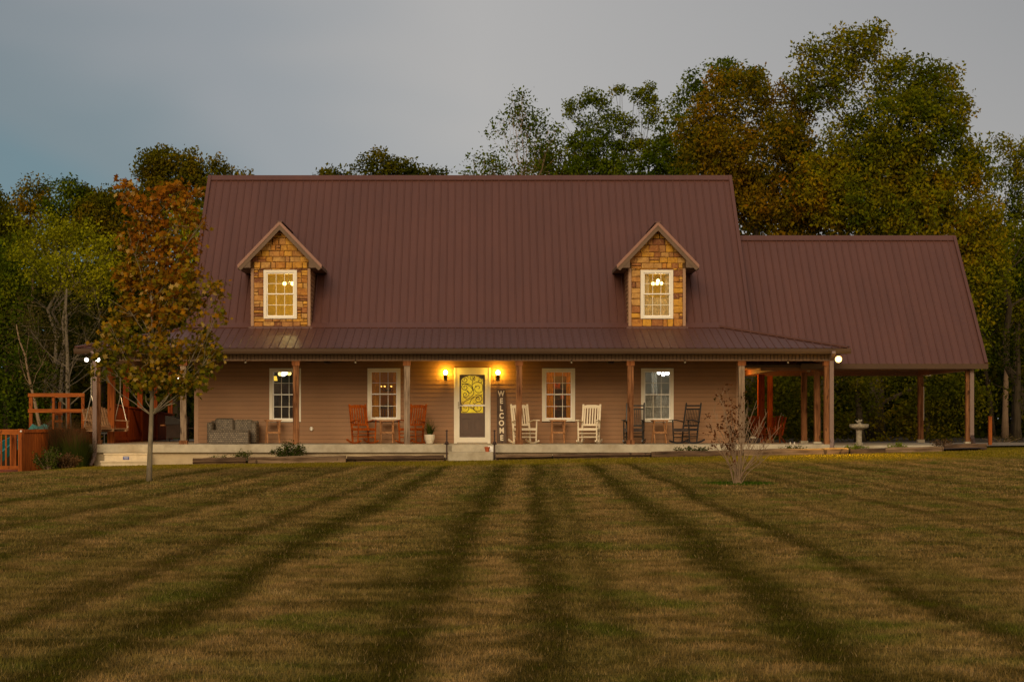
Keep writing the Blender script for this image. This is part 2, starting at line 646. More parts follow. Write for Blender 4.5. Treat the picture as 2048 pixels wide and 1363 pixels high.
DKG, OLV, GOLD, RUST, YG, BRN = (0.040, 0.062, 0.006), (0.115, 0.115, 0.010), (0.32, 0.20, 0.015), (0.33, 0.085, 0.010), (0.20, 0.22, 0.020), (0.16, 0.075, 0.014)
M['leaf_oak'] = leaf_mat('oak_leaves', [(0.03, 0.055, 0.003), (0.07, 0.105, 0.004), (0.13, 0.150, 0.005), (0.23, 0.215, 0.006), (0.33, 0.24, 0.006), (0.36, 0.14, 0.006)])
M['leaf_rust'] = leaf_mat('rusty_oak_leaves', [(0.045, 0.055, 0.003), (0.10, 0.105, 0.004), (0.20, 0.155, 0.006), (0.27, 0.165, 0.006), (0.27, 0.125, 0.006), (0.36, 0.09, 0.006)])
M['leaf_green'] = leaf_mat('green_leaves', [(0.03, 0.055, 0.003), (0.06, 0.10, 0.004), (0.11, 0.155, 0.006), (0.19, 0.21, 0.007), (0.24, 0.16, 0.007)])
M['leaf_olive'] = leaf_mat('olive_leaves', [(0.035, 0.05, 0.003), (0.09, 0.10, 0.004), (0.18, 0.15, 0.006), (0.27, 0.15, 0.006)])
M['leaf_yellow'] = leaf_mat('yellow_green_leaves', [(0.07, 0.09, 0.004), (0.15, 0.165, 0.005), (0.27, 0.28, 0.008), (0.42, 0.40, 0.012), (0.34, 0.18, 0.01)])
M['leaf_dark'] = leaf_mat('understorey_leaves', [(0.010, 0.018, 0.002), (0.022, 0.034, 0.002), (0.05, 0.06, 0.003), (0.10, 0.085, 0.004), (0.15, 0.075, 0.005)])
M['leaf_brown'] = leaf_mat('brown_thicket', [(0.03, 0.035, 0.008), (0.07, 0.06, 0.014), (0.11, 0.085, 0.025), (0.14, 0.09, 0.03)])
M['leaf_shrub'] = leaf_mat('shrub_leaves', [(0.03, 0.05, 0.008), (0.04, 0.06, 0.01), (0.08, 0.10, 0.015), (0.12, 0.13, 0.02)], .2, .8)
M['leaf_lime'] = leaf_mat('lime_leaves', [(0.10, 0.15, 0.012), (0.2, 0.26, 0.02), (0.28, 0.30, 0.03)], .3, .8)
M['leaf_dry'] = leaf_mat('dry_leaves', [(0.07, 0.04, 0.018), (0.12, 0.065, 0.028), (0.18, 0.10, 0.045)], .3, .8)
M['leaf_redbrown'] = leaf_mat('myrtle_leaves', [(0.05, 0.045, 0.012), (0.12, 0.035, 0.012), (0.16, 0.06, 0.02)], .3, .8)


def maple_mat():
    m = bpy.data.materials.new('maple_leaves')
    m.use_nodes = True
    t = NT(m.node_tree)
    m.node_tree.nodes.remove(m.node_tree.nodes['Principled BSDF'])
    geo = t.n('ShaderNodeNewGeometry')
    isl = geo.outputs['Random Per Island']
    sp = t.n('ShaderNodeSeparateXYZ')
    t.put(sp.inputs[0], geo.outputs['Position'])
    hgt = t.m('MULTIPLY_ADD', sp.outputs[2], 0.28, -0.30)      # the top of the crown has turned first
    nz = t.noise(geo.outputs['Position'], 1.1, 2, 0.5)
    f = t.m('ADD', t.m('MULTIPLY', hgt, 0.46), t.m('ADD', t.m('MULTIPLY', isl, 0.46), t.m('MULTIPLY', t.m('SUBTRACT', nz, 0.5), 0.9)), clamp=True)
    c = t.ramp(f, [(0, (0.06, 0.08, 0.005)), (0.22, (0.15, 0.15, 0.008)), (0.42, (0.33, 0.22, 0.012)), (0.62, (0.40, 0.18, 0.010)), (0.82, (0.30, 0.095, 0.008)), (1, (0.40, 0.15, 0.012))])
    c = t.mix(t.m('MULTIPLY', t.m('FRACT', t.m('MULTIPLY', isl, 29.0)), 0.5), c, (0.035, 0.022, 0.004))
    pale = t.m('GREATER_THAN', t.m('FRACT', t.m('MULTIPLY', isl, 53.0)), 0.93)
    c = t.mix(t.m('MULTIPLY', pale, 0.75), c, (0.50, 0.34, 0.10))
    d = t.n('ShaderNodeBsdfDiffuse')
    l = t.n('ShaderNodeBsdfTranslucent')
    t.put(d.inputs[0], c)
    t.put(l.inputs[0], c)
    mx = t.n('ShaderNodeMixShader')
    mx.inputs[0].default_value = 0.35
    t.t.links.new(d.outputs[0], mx.inputs[1])
    t.t.links.new(l.outputs[0], mx.inputs[2])
    t.t.links.new(mx.outputs[0], t.t.nodes['Material Output'].inputs[0])
    return m


M['leaf_maple'] = maple_mat()


def lawn_mat(name, blade):
    m, t, b = new_mat(name)
    geo = t.n('ShaderNodeNewGeometry')
    pos = geo.outputs['Position']
    sp = t.n('ShaderNodeSeparateXYZ')
    t.put(sp.inputs[0], pos)
    x, y, z = sp.outputs
    flat = t.mapping(pos, (1, 1, 0))
    # lateral coordinate across the mower passes, with a hand-steered wobble
    s = t.m('SUBTRACT', x, t.m('MULTIPLY', y, math.tan(R(1.45))))
    wob = t.noise(t.mapping(flat, (.9, .14, 1)), 1.0, 2, 0.5)
    wob2 = t.noise(flat, 2.2, 4, 0.65)
    s = t.m('ADD', s, t.m('ADD', t.m('MULTIPLY', t.m('SUBTRACT', wob, .5), .6), t.m('MULTIPLY', t.m('SUBTRACT', wob2, .5), .75)))
    u = t.m('DIVIDE', s, t.m('SUBTRACT', EYE, z))
    f = t.m('MULTIPLY_ADD', u, 1 / 16.0, 0.5)
    bands = [(-6.4, .30, .7), (-4.95, .30, .8), (-3.85, .26, .75), (-2.55, .28, .9), (-1.82, .26, 1.0), (-.60, .32, 1.0), (.06, .22, .95), (.42, .14, .5), (1.32, .28, 1.0), (2.17, .26, 1.0), (3.15, .20, .5), (4.2, .25, .75), (5.3, .26, .7), (6.7, .3, .6)]
    halves = []
    for part in (bands[:7], bands[7:]):
        stops = []
        for c0, w, a in part:
            stops += [(.5 + (c0 - w * .88) / 16, 0.0), (.5 + (c0 - w * .12) / 16, a), (.5 + (c0 + w * .12) / 16, a), (.5 + (c0 + w * .88) / 16, 0.0)]
        halves.append(t.ramp(f, stops, 'EASE'))
    band = t.m('MAXIMUM', halves[0], halves[1])
    fade = t.m('MULTIPLY', t.m('SUBTRACT', 56.0, y), 0.22, clamp=True)
    brk = t.noise(flat, 0.55, 4, 0.6)
    band = t.m('MULTIPLY', t.m('MULTIPLY', band, fade), t.ramp(t.m('ADD', t.m('MULTIPLY', brk, .6), t.m('MULTIPLY', wob2, .4)), [(0.30, 0.35), (0.50, 1.0)]))
    streak = t.noise(t.mapping(flat, (0.9, 1.2, 1)), 0.95, 6, 0.68)
    mid = t.noise(flat, 3.2, 4, 0.65)
    fine = t.noise(flat, 30, 4, 0.7)
    tan = t.ramp(streak, [(0.30, (0.085, 0.062, 0.014)), (0.42, (0.22, 0.148, 0.044)), (0.52, (0.40, 0.255, 0.096)), (0.60, (0.29, 0.205, 0.060)), (0.70, (0.64, 0.43, 0.19))])
    tuft = t.noise(flat, 8.0, 5, 0.75)
    tan = t.mix(t.ramp(mid, [(0.44, 0.0), (0.64, 0.8)]), tan, (0.09, 0.068, 0.016))
    tan = t.mix(t.ramp(tuft, [(0.30, 0.65), (0.46, 0.0)]), tan, (0.05, 0.040, 0.005))
    tan = t.mix(t.ramp(tuft, [(0.56, 0.0), (0.72, 0.5)]), tan, (0.46, 0.31, 0.145))
    grn = t.noise(t.mapping(flat, (1, .8, 1), (5, 3, 0)), 0.9, 4, 0.6)
    tan = t.mix(t.ramp(grn, [(0.51, 0.0), (0.66, 0.72)]), tan, (0.12, 0.15, 0.018))
    dark = t.ramp(mid, [(0.35, (0.022, 0.022, 0.002)), (0.55, (0.042, 0.038, 0.003)), (0.72, (0.085, 0.10, 0.006))])
    sway = t.m('SINE', t.m('MULTIPLY', u, 5.6))
    tan = t.mix(t.m('MULTIPLY_ADD', sway, .5, .5), tan, t.mix(1.0, tan, (0.66, 0.74, 0.60), 'MULTIPLY'))
    c = t.mix(t.m('MULTIPLY', band, 0.84), tan, dark)
    # greener strip before the house; the lamps' golden light is put into its colour
    gs = t.m('MULTIPLY', t.m('ADD', t.m('SUBTRACT', y, 51.3), t.m('MULTIPLY', t.m('SUBTRACT', brk, .5), 5.0)), 0.45, clamp=True)
    c = t.mix(t.m('MULTIPLY', gs, 0.85), c, t.ramp(mid, [(0.3, (0.12, 0.11, 0.006)), (0.7, (0.33, 0.245, 0.016))]))
    # a ring of darker green under the shrub
    ring = SHRUB
    dxs = t.m('SUBTRACT', x, ring.x)
    dys = t.m('MULTIPLY', t.m('SUBTRACT', y, ring.y), 0.8)
    dd = t.m('SQRT', t.m('ADD', t.m('MULTIPLY', dxs, dxs), t.m('MULTIPLY', dys, dys)))
    rg = t.m('SUBTRACT', 1.35, t.m('ADD', dd, t.m('MULTIPLY', mid, .9)))
    rg = t.m('MULTIPLY', rg, 3.0, clamp=True)
    c = t.mix(rg, c, (0.04, 0.09, 0.005))
    c = t.mix(t.ramp(fine, [(0.35, 0.55), (0.65, 0.0)]), c, (0.018, 0.014, 0.004))
    if blade:
        isl = geo.outputs['Random Per Island']
        c = t.mix(t.m('MULTIPLY', isl, 0.5), c, t.mix(1.0, c, (1.3, 1.25, 1.3), 'MULTIPLY'))
        c = t.mix(t.m('MULTIPLY', t.m('GREATER_THAN', isl, 0.95), .45), c, (0.34, 0.24, 0.12))
    t.put(b.inputs['Base Color'], c)
    b.inputs['Roughness'].default_value = 0.85
    b.inputs['Specular IOR Level'].default_value = 0.0
    if not blade:
        bn = t.n('ShaderNodeBump')
        bn.inputs['Strength'].default_value = 0.9
        bn.inputs['Distance'].default_value = 0.05
        t.put(bn.inputs['Height'], t.noise(flat, 22, 5, 0.75))
        t.put(b.inputs['Normal'], bn.outputs[0])
    return m


SHRUB = hit(1478, 966)
MAPLE = hit(298, 962)
M['lawn'] = lawn_mat('lawn', False)
M['blade'] = lawn_mat('grass_blades', True)
M['dirt'] = mat('forest_floor', (0.045, 0.030, 0.015), 0.95, var=.5, scale=3)

# ------------------------------------------------------------------ ground
def build_ground():
    xs = np.concatenate([np.linspace(-600, -40, 12), np.linspace(-34, 34, 90), np.linspace(40, 600, 12)])
    ys = np.concatenate([np.linspace(-60, 6, 8), np.linspace(8, 76, 120), np.linspace(82, 900, 20)])
    v = [(x, y, ground_z(x, y) if abs(x) < 61 else ground_z(60 if x > 0 else -60, y)) for y in ys for x in xs]
    nx = len(xs)
    f = [(j * nx + i, j * nx + i + 1, (j + 1) * nx + i + 1, (j + 1) * nx + i) for j in range(len(ys) - 1) for i in range(nx - 1)]
    me = bpy.data.meshes.new('lawn')
    me.from_pydata(v, [], f)
    me.materials.append(M['lawn'])
    me.polygons.foreach_set('use_smooth', [True] * len(f))
    tag(link('lawn', me), kind='structure')
    # leaf-littered soil under the trees behind the house
    b = MB()
    X0 = np.linspace(-90, 90, 40)
    Y0 = np.linspace(74.5, 200, 24)
    vs = [(x, y + (1.2 * math.sin(x * .7) if j == 0 else 0), ground_z(max(-60, min(60, x)), y) + .03) for j, y in enumerate(Y0) for x in X0]
    b.add(vs, [(j * 40 + i, j * 40 + i + 1, (j + 1) * 40 + i + 1, (j + 1) * 40 + i) for j in range(23) for i in range(39)])
    tag(b.build('forest_floor', M['dirt']), kind='structure')
    # pale gravel drive right of the carport
    b = MB()
    n = 30
    for i in range(n):
        x0, x1 = 14.6 + i * .8, 14.6 + (i + 1) * .8
        b.quad((x0, 61.5 + .1 * math.sin(i), ground_z(x0, 61.5) + .05), (x1, 61.5 + .1 * math.sin(i + 1), ground_z(x1, 61.5) + .05), (x1, 70, ground_z(x1, 70) + .05), (x0, 70, ground_z(x0, 70) + .05))
    tag(b.build('gravel_drive', M['gravel']), kind='structure')


build_ground()


def grass_patch(name, y0, y1, per_m2, h, w, seed, xlim=None):
    rg = np.random.default_rng(seed)
    area = 0.5 * (y1 ** 2 - y0 ** 2) * (2048 / FPX) * 1.1
    n = int(area * per_m2)
    y = np.sqrt(rg.uniform(y0 ** 2, y1 ** 2, n))
    px = rg.uniform(-60, 2108, n)
    x = (px - CX) * y / FPX
    gx = np.linspace(-20, 22, 85)
    gy = np.linspace(8, 62, 109)
    G = np.array([[ground_z(a, b) for a in gx] for b in gy])
    ix = np.clip((x - gx[0]) / (gx[1] - gx[0]), 0, 83.99)
    iy = np.clip((y - gy[0]) / (gy[1] - gy[0]), 0, 107.99)
    i0, j0 = ix.astype(int), iy.astype(int)
    fx, fy = ix - i0, iy - j0
    z = G[j0, i0] * (1 - fx) * (1 - fy) + G[j0, i0 + 1] * fx * (1 - fy) + G[j0 + 1, i0] * (1 - fx) * fy + G[j0 + 1, i0 + 1] * fx * fy
    a = rg.uniform(0, np.pi, n)
    ww = w * rg.uniform(.6, 1.4, n)
    hh = h * rg.uniform(.45, 1.25, n)
    lx, ly = rg.normal(0, .45, n) * hh, rg.normal(0, .45, n) * hh
    V = np.empty((n, 3, 3), np.float32)
    V[:, 0] = np.stack([x - np.cos(a) * ww, y - np.sin(a) * ww, z - .005], 1)
    V[:, 1] = np.stack([x + np.cos(a) * ww, y + np.sin(a) * ww, z - .005], 1)
    V[:, 2] = np.stack([x + lx, y + ly, z + hh], 1)
    me = np_mesh(name, V.reshape(-1, 3), 3, M['blade'])
    return tag(link(name, me), 'short mown lawn grass, tan with green stripes' if seed == 1 else None, kind='stuff')


def np_mesh(name, V, k, material, idx=None):
    """V: vertices, every k consecutive ones a face"""
    me = bpy.data.meshes.new(name)
    n = len(V)
    me.vertices.add(n)
    me.vertices.foreach_set('co', np.ascontiguousarray(V, np.float32).ravel())
    me.loops.add(n)
    me.loops.foreach_set('vertex_index', np.arange(n, dtype=np.int32))
    me.polygons.add(n // k)
    me.polygons.foreach_set('loop_start', np.arange(0, n, k, dtype=np.int32))
    me.polygons.foreach_set('loop_total', np.full(n // k, k, np.int32))
    me.update(calc_edges=True)
    if material:
        me.materials.append(material)
    return me


grass_patch('grass', 11, 20, 3000, .027, .0030, 1)
grass_patch('grass', 20, 34, 1000, .030, .0050, 2)
grass_patch('grass', 34, 57.3, 300, .035, .009, 3)

# ------------------------------------------------------------------ the house
YW = 61.0                        # front wall
XL, XR = XX(390, YW), XX(1479, YW)
YB = 71.0
house = thing('farmhouse', 'brown lap-sided farmhouse with maroon metal roof, two stone dormers and a deep front porch', 'house')
RZ = 8.36                        # ridge height
OPEN = []                        # openings: x0,x1,z0,z1


def opening(px0, px1, py0, py1):
    r = (XX(px0, YW), XX(px1, YW), ZZ(py1, YW), ZZ(py0, YW))
    OPEN.append(r)
    return r


WIN = [opening(539, 602, 736, 843), opening(735, 801, 736, 841), opening(1084, 1150, 736, 842), opening(1282, 1347, 736, 843)]
DOOR = opening(908, 981, 735, 887)


def spans(z0, z1, x0, x1):
    """what is left of a wall course between the openings"""
    out, x = [], x0
    for a, b, c, d in sorted(OPEN):
        if d > z0 + .01 and c < z1 - .01:
            if a > x:
                out.append((x, a))
            x = b
    out.append((x, x1))
    return out


bk = MB()
for a, b in spans(0, 3, XL, XR):
    bk.box(a, b, YW, YW + .14, 0, 3.3)
for a, b, c, d in OPEN:
    if c > .02:
        bk.box(a, b, YW, YW + .14, 0, c)
    bk.box(a, b, YW, YW + .14, d, 3.3)
wall = bk.build('front_wall', mat('sheathing', (0.055, 0.032, 0.02), 0.9), house)
z, k = 0.0, 0
while z < 2.52:
    for a, b in spans(z + .01, z + .11, XL + .10, XR - .10):
        s = MB()
        for (u0, u1) in [(a, b)]:
            s.add([(u0, YW, z + .006), (u1, YW, z + .006), (u1, YW - .026, z + .006), (u0, YW - .026, z + .006),
                   (u0, YW, z + .123), (u1, YW, z + .123), (u1, YW - .012, z + .123), (u0, YW - .012, z + .123)],
                  [(0, 3, 2, 1), (4, 5, 6, 7), (0, 1, 5, 4), (1, 2, 6, 5), (2, 3, 7, 6), (3, 0, 4, 7)])
        s.build('siding_board', M['siding'], wall)
    z += .123
MB().box(XL - .02, XL + .10, YW - .032, YW, 0, 2.6).build('corner_trim', M['corner'], house)
MB().box(XR - .10, XR + .02, YW - .032, YW, 0, 2.6).build('corner_trim', M['corner'], house)
# gable walls and rear wall
g = MB()
for xa, xb in ((XL, XL + .15), (XR - .15, XR)):
    g.prism([(YW + .142, -.3), (YB, -.3), (YB, 3.3), (66, RZ - .12), (YW + .142, 3.42)], 'x', xa, xb)
g.box(XL + .15, XR - .15, YB - .15, YB, -.3, 3.4)
g.build('gable_wall', M['siding'], house)

PITCH = .2286


def ribbed(bm, x0, x1, lo, hi, top=None, rib0=True):
    """metal sheet between x0 and x1 from eave point lo (y,z) to top point hi (y,z); top(x) in 0..1 shortens it along a hip"""
    lo, hi = Vector((0, lo[0], lo[1])), Vector((0, hi[0], hi[1]))
    d = hi - lo
    nrm = Vector((0, -d.z, d.y)).normalized()
    if nrm.z < 0:
        nrm = -nrm
    nr = max(1, round((x1 - x0) / PITCH))
    st = (x1 - x0) / nr
    T = top or (lambda x: 1.0)

    def pt(x, t, h=0):
        q = lo + d * t + nrm * h
        return (x, q.y, q.z)
    for i in range(nr):
        a, b = x0 + i * st, x0 + (i + 1) * st
        ta, tb = T(a), T(b)
        if ta <= .02 and tb <= .02:
            continue
        bm.quad(pt(a, 0), pt(b, 0), pt(b, tb), pt(a, ta))
        # two shallow stiffening swells are left to the sheet's own waviness; the rib is real
        w0, w1, h = .024, .010, .020
        if ta > .02:
            prof = [(-w0, 0), (-w1, h), (w1, h), (w0, 0)]
            o = len(bm.v)
            for t in (0, ta):
                for u, hh in prof:
                    bm.v.append(pt(a + u, t, hh + .001))
            for q in range(3):
                bm.f.append((o + q, o + q + 1, o + 5 + q, o + 4 + q))
            bm.f.append((o, o + 1, o + 2, o + 3))


def panels(parent, x0, x1, lo, hi, top=None):
    n = max(1, round((x1 - x0) / (4 * PITCH)))
    w = (x1 - x0) / n
    shared = None
    for i in range(n):
        a = x0 + i * w
        if top is None:
            if shared is None:
                bm = MB()
                ribbed(bm, 0, w, lo, hi)
                shared = bm.mesh('roof_panel', M['roof'])
            link('roof_panel', shared, parent, (a, 0, 0))
        else:
            bm = MB()
            ribbed(bm, a, a + w, lo, hi, top)
            if bm.v:
                bm.build('roof_panel', M['roof'], parent, fix=False)


RX0, RX1 = XX(375.5, YW), XX(1501, YW)
DORM = ((XX(561.5, 60.95) - .87, XX(561.5, 60.95) + .87), (XX(1314, 60.95) - .83, XX(1314, 60.95) + .83))
roof = MB()
full = [(60.72, 2.98), (60.72, 3.08), (66, RZ - .012), (71.3, 3.06), (71.3, 2.96), (66, RZ - .14)]
cutp = [(63.05, 5.29), (63.05, 5.41), (66, RZ - .012), (71.3, 3.06), (71.3, 2.96), (66, RZ - .14)]
ex = [RX0 + .01, DORM[0][0], DORM[0][1], DORM[1][0], DORM[1][1], RX1 - .01]
for i in range(5):
    roof.prism(cutp if i % 2 else full, 'x', ex[i], ex[i + 1])
roof = roof.build('roof', M['gutter'], house)


def dormer_panels():
    lo, hi = Vector((60.70, 3.10)), Vector((66, RZ + .04))
    t0 = (5.45 - 3.10) / (hi.y - lo.y)
    n = 18
    w = (RX1 - RX0) / n
    plain = MB()
    ribbed(plain, 0, w, lo, hi)
    plain = plain.mesh('roof_panel', M['roof'])
    for i in range(n):
        a, b = RX0 + i * w, RX0 + (i + 1) * w
        hitd = [d for d in DORM if d[0] < b and d[1] > a]
        if not hitd:
            link('roof_panel', plain, roof, (a, 0, 0))
            continue
        d0, d1 = hitd[0]
        bm = MB()
        st = w / 4
        lo2 = lo.lerp(hi, t0)
        for k in range(4):
            u, v = a + k * st, a + (k + 1) * st
            cuts = sorted({u, v} | ({d0} if u < d0 < v else set()) | ({d1} if u < d1 < v else set()))
            for c0, c1 in zip(cuts, cuts[1:]):
                m_ = (c0 + c1) / 2
                s_ = lo2 if d0 < m_ < d1 else lo
                bm.quad((c0, s_.x, s_.y), (c1, s_.x, s_.y), (c1, hi.x, hi.y), (c0, hi.x, hi.y))
            s_ = lo2 if d0 < u < d1 else lo
            tmp = MB()
            ribbed(tmp, u, u + st, s_, hi)
            bm.add(tmp.v[4:], [tuple(q - 4 for q in f) for f in tmp.f[1:]])
        bm.build('roof_panel', M['roof'], roof, fix=False)


dormer_panels()
panels(roof, RX0, RX1, (71.4, 3.0), (66, RZ + .04))
cap = MB().prism([(65.83, RZ - .06), (66, RZ + .105), (66.17, RZ - .06), (66.15, RZ - .08), (66, RZ + .07), (65.85, RZ - .08)], 'x', RX0 - .03, RX1 + .03)
cap.build('ridge_cap', M['roof'], roof)
for x in (RX0, RX1):
    r = MB()
    r.beam((x, 60.68, 3.09), (x, 66, RZ + .06), .10, .13)
    r.beam((x, 71.4, 3.0), (x, 66, RZ + .06), .10, .13)
    r.build('rake_trim', M['roof'], roof)

# porch roof -------------------------------------------------------
YE, ZE = 58.18, 2.70             # eave
XE0, XE1 = XX(152, YE), XX(1697, YE)
HX0, HX1 = -8.45, 7.05           # where the hips reach the main roof


def hipT(x):
    if x < HX0:
        return max(0, (x - XE0) / (HX0 - XE0))
    if x > HX1:
        return max(0, (XE1 - x) / (XE1 - HX1))
    return 1.0


pr = MB()
pr.prism([(YE + .05, ZE - .02), (61.2, 3.40), (61.2, 3.34), (YE + .05, ZE - .10)], 'x', HX0, HX1)
proof = pr.build('porch_roof', M['gutter'], house)
panels(proof, XE0, XE1, (YE, ZE), (61.03, 3.415), hipT)
# side slopes, drawn along their own eaves
for sx, xe, hx, yend in ((-1, XE0, HX0, 72.0), (1, XE1, HX1, 61.6)):
    st = PITCH
    b = MB()
    n = int((yend - YE) / st)
    for i in range(n):
        ya, yb = YE + i * st, YE + (i + 1) * st
        ta, tb = min(1, (ya - YE) / 2.82), min(1, (yb - YE) / 2.82)

        def q(y, t, h=0):
            return (xe + (hx - xe) * t, y, ZE + .715 * t + h)
        b.quad(q(ya, 0), q(yb, 0), q(yb, tb), q(ya, ta))
        if ta > .02:
            b.beam(q(ya, 0, .012), q(ya, ta, .012), .04, .024)
    b.build('side_roof_panel', M['roof'], proof)
    h = MB()
    h.beam((xe, YE, ZE + .03), (hx, 61.0, 3.44), .15, .05)
    h.build('hip_cap', M['roof'], proof)
# flashing where porch roof meets the main slope
MB().prism([(60.86, 3.40), (61.06, 3.55), (61.07, 3.52), (60.88, 3.37)], 'x', HX0, HX1).build('transition_flashing', M['roof'], proof)

# gutter: a K-profile
gp = [(58.00, 2.535), (58.10, 2.535), (58.12, 2.67), (58.10, 2.67), (58.09, 2.55), (58.02, 2.55), (57.99, 2.60), (57.975, 2.68), (57.955, 2.68), (57.97, 2.60)]
MB().prism(gp, 'x', XE0 - .03, XE1 + .04).build('gutter', M['gutter'], proof)
gl = MB()
gl.prism([(-.18, 2.535), (-.04, 2.535), (-.02, 2.68), (-.2, 2.68)], 'y', 58.12, 71.5)
gl.shift((XE0 + .15, 0, 0))
gl.build('side_gutter', M['gutter'], proof)
MB().box(XE0 + .05, XE1 - .05, 58.13, 58.17, 2.53, 2.685).build('fascia', M['gutter'], proof)
# header beam of grooved panels
XP0, XP1 = XX(186, 58.6), XX(1662, 58.6)
hd = MB().box(XP0, XP1, 58.50, 58.70, 2.36, 2.58).build('porch_header', M['door'], house)
n = int((XP1 - XP0) / .1016)
HEADB = mat('header_board', (0.22, 0.14, 0.085), 0.6)
rib = MB().box(.013, .0886, 58.478, 58.50, 2.372, 2.53).mesh('header_board', HEADB)
st = (XP1 - XP0) / n
for i in range(n):
    link('header_board', rib, hd, (XP0 + i * st, 0, 0))
MB().box(XP0, XP1, 58.46, 58.502, 2.352, 2.371).build('header_trim', M['corner'], hd)
for x in (XP0, XP1 - .2):
    MB().box(x, x + .2, 58.702, 71 if x < 0 else 60.6, 2.36, 2.55).build('side_header', M['soffit'], house)
# soffit and ceiling
c = MB()
c.box(XE0 + .08, XE1 - .08, 58.18, 60.995, 2.555, 2.60)
c.box(XE0 + .08, XL, 60.996, 71.6, 2.555, 2.60)
c.box(XR, XE1 - .08, 60.996, 61.6, 2.555, 2.60)
c.build('porch_ceiling', M['soffit'], house)

# slab and foundation ------------------------------------------------
sl = MB()
sl.box(XX(175, 58.3), XX(1668, 58.3), 58.30, YW + .1, -.225, 0)
sl.box(XX(175, 58.3), XL + .1, YW + .101, 73, -.225, 0)
slab = sl.build('porch_floor', M['concrete'], house)
fo = MB()
fo.box(XX(188, 58.4), XX(1660, 58.4), 58.42, YW, -1.1, -.226)
fo.box(XX(188, 58.4), XL, YW + .001, 72.9, -1.1, -.226)
fo.box(XX(175, 58.35), XX(1668, 58.35), 58.36, 58.42, -.245, -.2255)
fo.build('foundation', M['block'], house)
# front step block
s1 = MB()
s1.box(XX(897, 57.9), XX(986, 57.9), 57.62, 58.298, -.9, -.20)
s1.build('front_step', M['concrete'], house)
MB().box(XX(904, 58.2), XX(981, 58.2), 58.12, 58.299, -.199, -.01).build('step_riser', M['concrete'], house)
# precast steps at the left
ps = thing('precast_steps', 'cream precast concrete steps with small blue label under the left end of the porch', 'steps', (XX(252, 58.1), 58.1, -.62))
xa, xb = XX(211, 58.1) - ps.location.x, XX(298, 58.1) - ps.location.x
b = MB()
b.box(xa, xb, -.16, .2, .0, .34)
b.box(xa - .02, xb + .02, -.19, .2, .341, .38)
b.build('upper_step', M['precast'], ps)
b = MB()
b.box(xa - .04, xb + .06, -.5, -.162, -.2, .13)
b.box(xa - .06, xb + .08, -.53, -.162, .131, .165)
b.build('lower_step', M['precast'], ps)
lb = MB().box(xa + .52, xa + .69, -.168, -.161, .20, .29).build('label', M['bluelabel'], ps)
MB().box(xa + .535, xa + .675, -.1715, -.1685, .252, .272).box(xa + .555, xa + .655, -.1715, -.1685, .222, .236).build('label_lines', M['palelabel'], lb)

# windows --------------------------------------------------------------
def window(x0, x1, z0, z1, Y, parent, trim=.095, cols=3, flatparent=False, mun='trimwhite'):
    """a double-hung window: frame > sash, muntins, panes"""
    f = MB()
    t = trim
    f.box(x0, x0 + t, Y - .045, Y + .02, z0, z1)
    f.box(x1 - t, x1, Y - .045, Y + .02, z0, z1)
    f.box(x0 + t, x1 - t, Y - .045, Y + .02, z1 - t * .9, z1)
    f.box(x0 + t, x1 - t, Y - .055, Y + .02, z0, z0 + t * .75)
    w = f.build('window', M['trimwhite'], parent)
    hold = parent if flatparent else w
    a, b, c, d = x0 + t, x1 - t, z0 + t * .75, z1 - t * .9
    zm = (c + d) / 2 + .02
    s = .032
    for (lo, hi, yy) in ((zm - .015, d, Y - .005), (c, zm + .015, Y + .03)):
        q = MB()
        q.box(a, a + s, yy - .015, yy + .02, lo, hi)
        q.box(b - s, b, yy - .015, yy + .02, lo, hi)
        q.box(a + s, b - s, yy - .015, yy + .02, hi - s, hi)
        q.box(a + s, b - s, yy - .015, yy + .02, lo, lo + s)
        q.build('sash', M['vinyl'], hold)
        m = MB()
        ww = (b - a - 2 * s)
        for i in range(1, cols):
            x = a + s + ww * i / cols
            m.box(x - .0085, x + .0085, yy + .004, yy + .014, lo + s, hi - s)
        zc = (lo + hi) / 2
        for i in range(cols):
            xx0 = a + s + ww * i / cols + (.0086 if i else 0)
            xx1 = a + s + ww * (i + 1) / cols - (.0086 if i < cols - 1 else 0)
            m.box(xx0, xx1, yy + .004, yy + .014, zc - .0085, zc + .0085)
        m.build('muntin', M[mun], hold)
        MB().quad((a + s, yy, lo + s), (b - s, yy, lo + s), (b - s, yy, hi - s), (a + s, yy, hi - s)).build('pane', M['glass'], hold, fix=False)
    return w


def room(x0, x1, y0, y1, z0, z1, m):
    """inside faces of a room: five walls behind an opening"""
    b = MB()
    b.quad((x0, y1, z0), (x1, y1, z0), (x1, y1, z1), (x0, y1, z1))
    b.quad((x0, y0, z0), (x0, y1, z0), (x0, y1, z1), (x0, y0, z1))
    b.quad((x1, y0, z0), (x1, y1, z0), (x1, y1, z1), (x1, y0, z1))
    b.quad((x0, y0, z0), (x1, y0, z0), (x1, y1, z0), (x0, y1, z0))
    b.quad((x0, y0, z1), (x1, y0, z1), (x1, y1, z1), (x0, y1, z1))
    return b.build('room', m, house, fix=False)


def bulb_light(p, power, col, rad=.06, name='bulb_light'):
    d = bpy.data.lights.new(name, 'POINT')
    d.energy = power
    d.color = col
    d.shadow_soft_size = rad
    d.specular_factor = 0.0
    o = bpy.data.objects.new(name, d)
    COL.objects.link(o)
    o.location = p
    return o


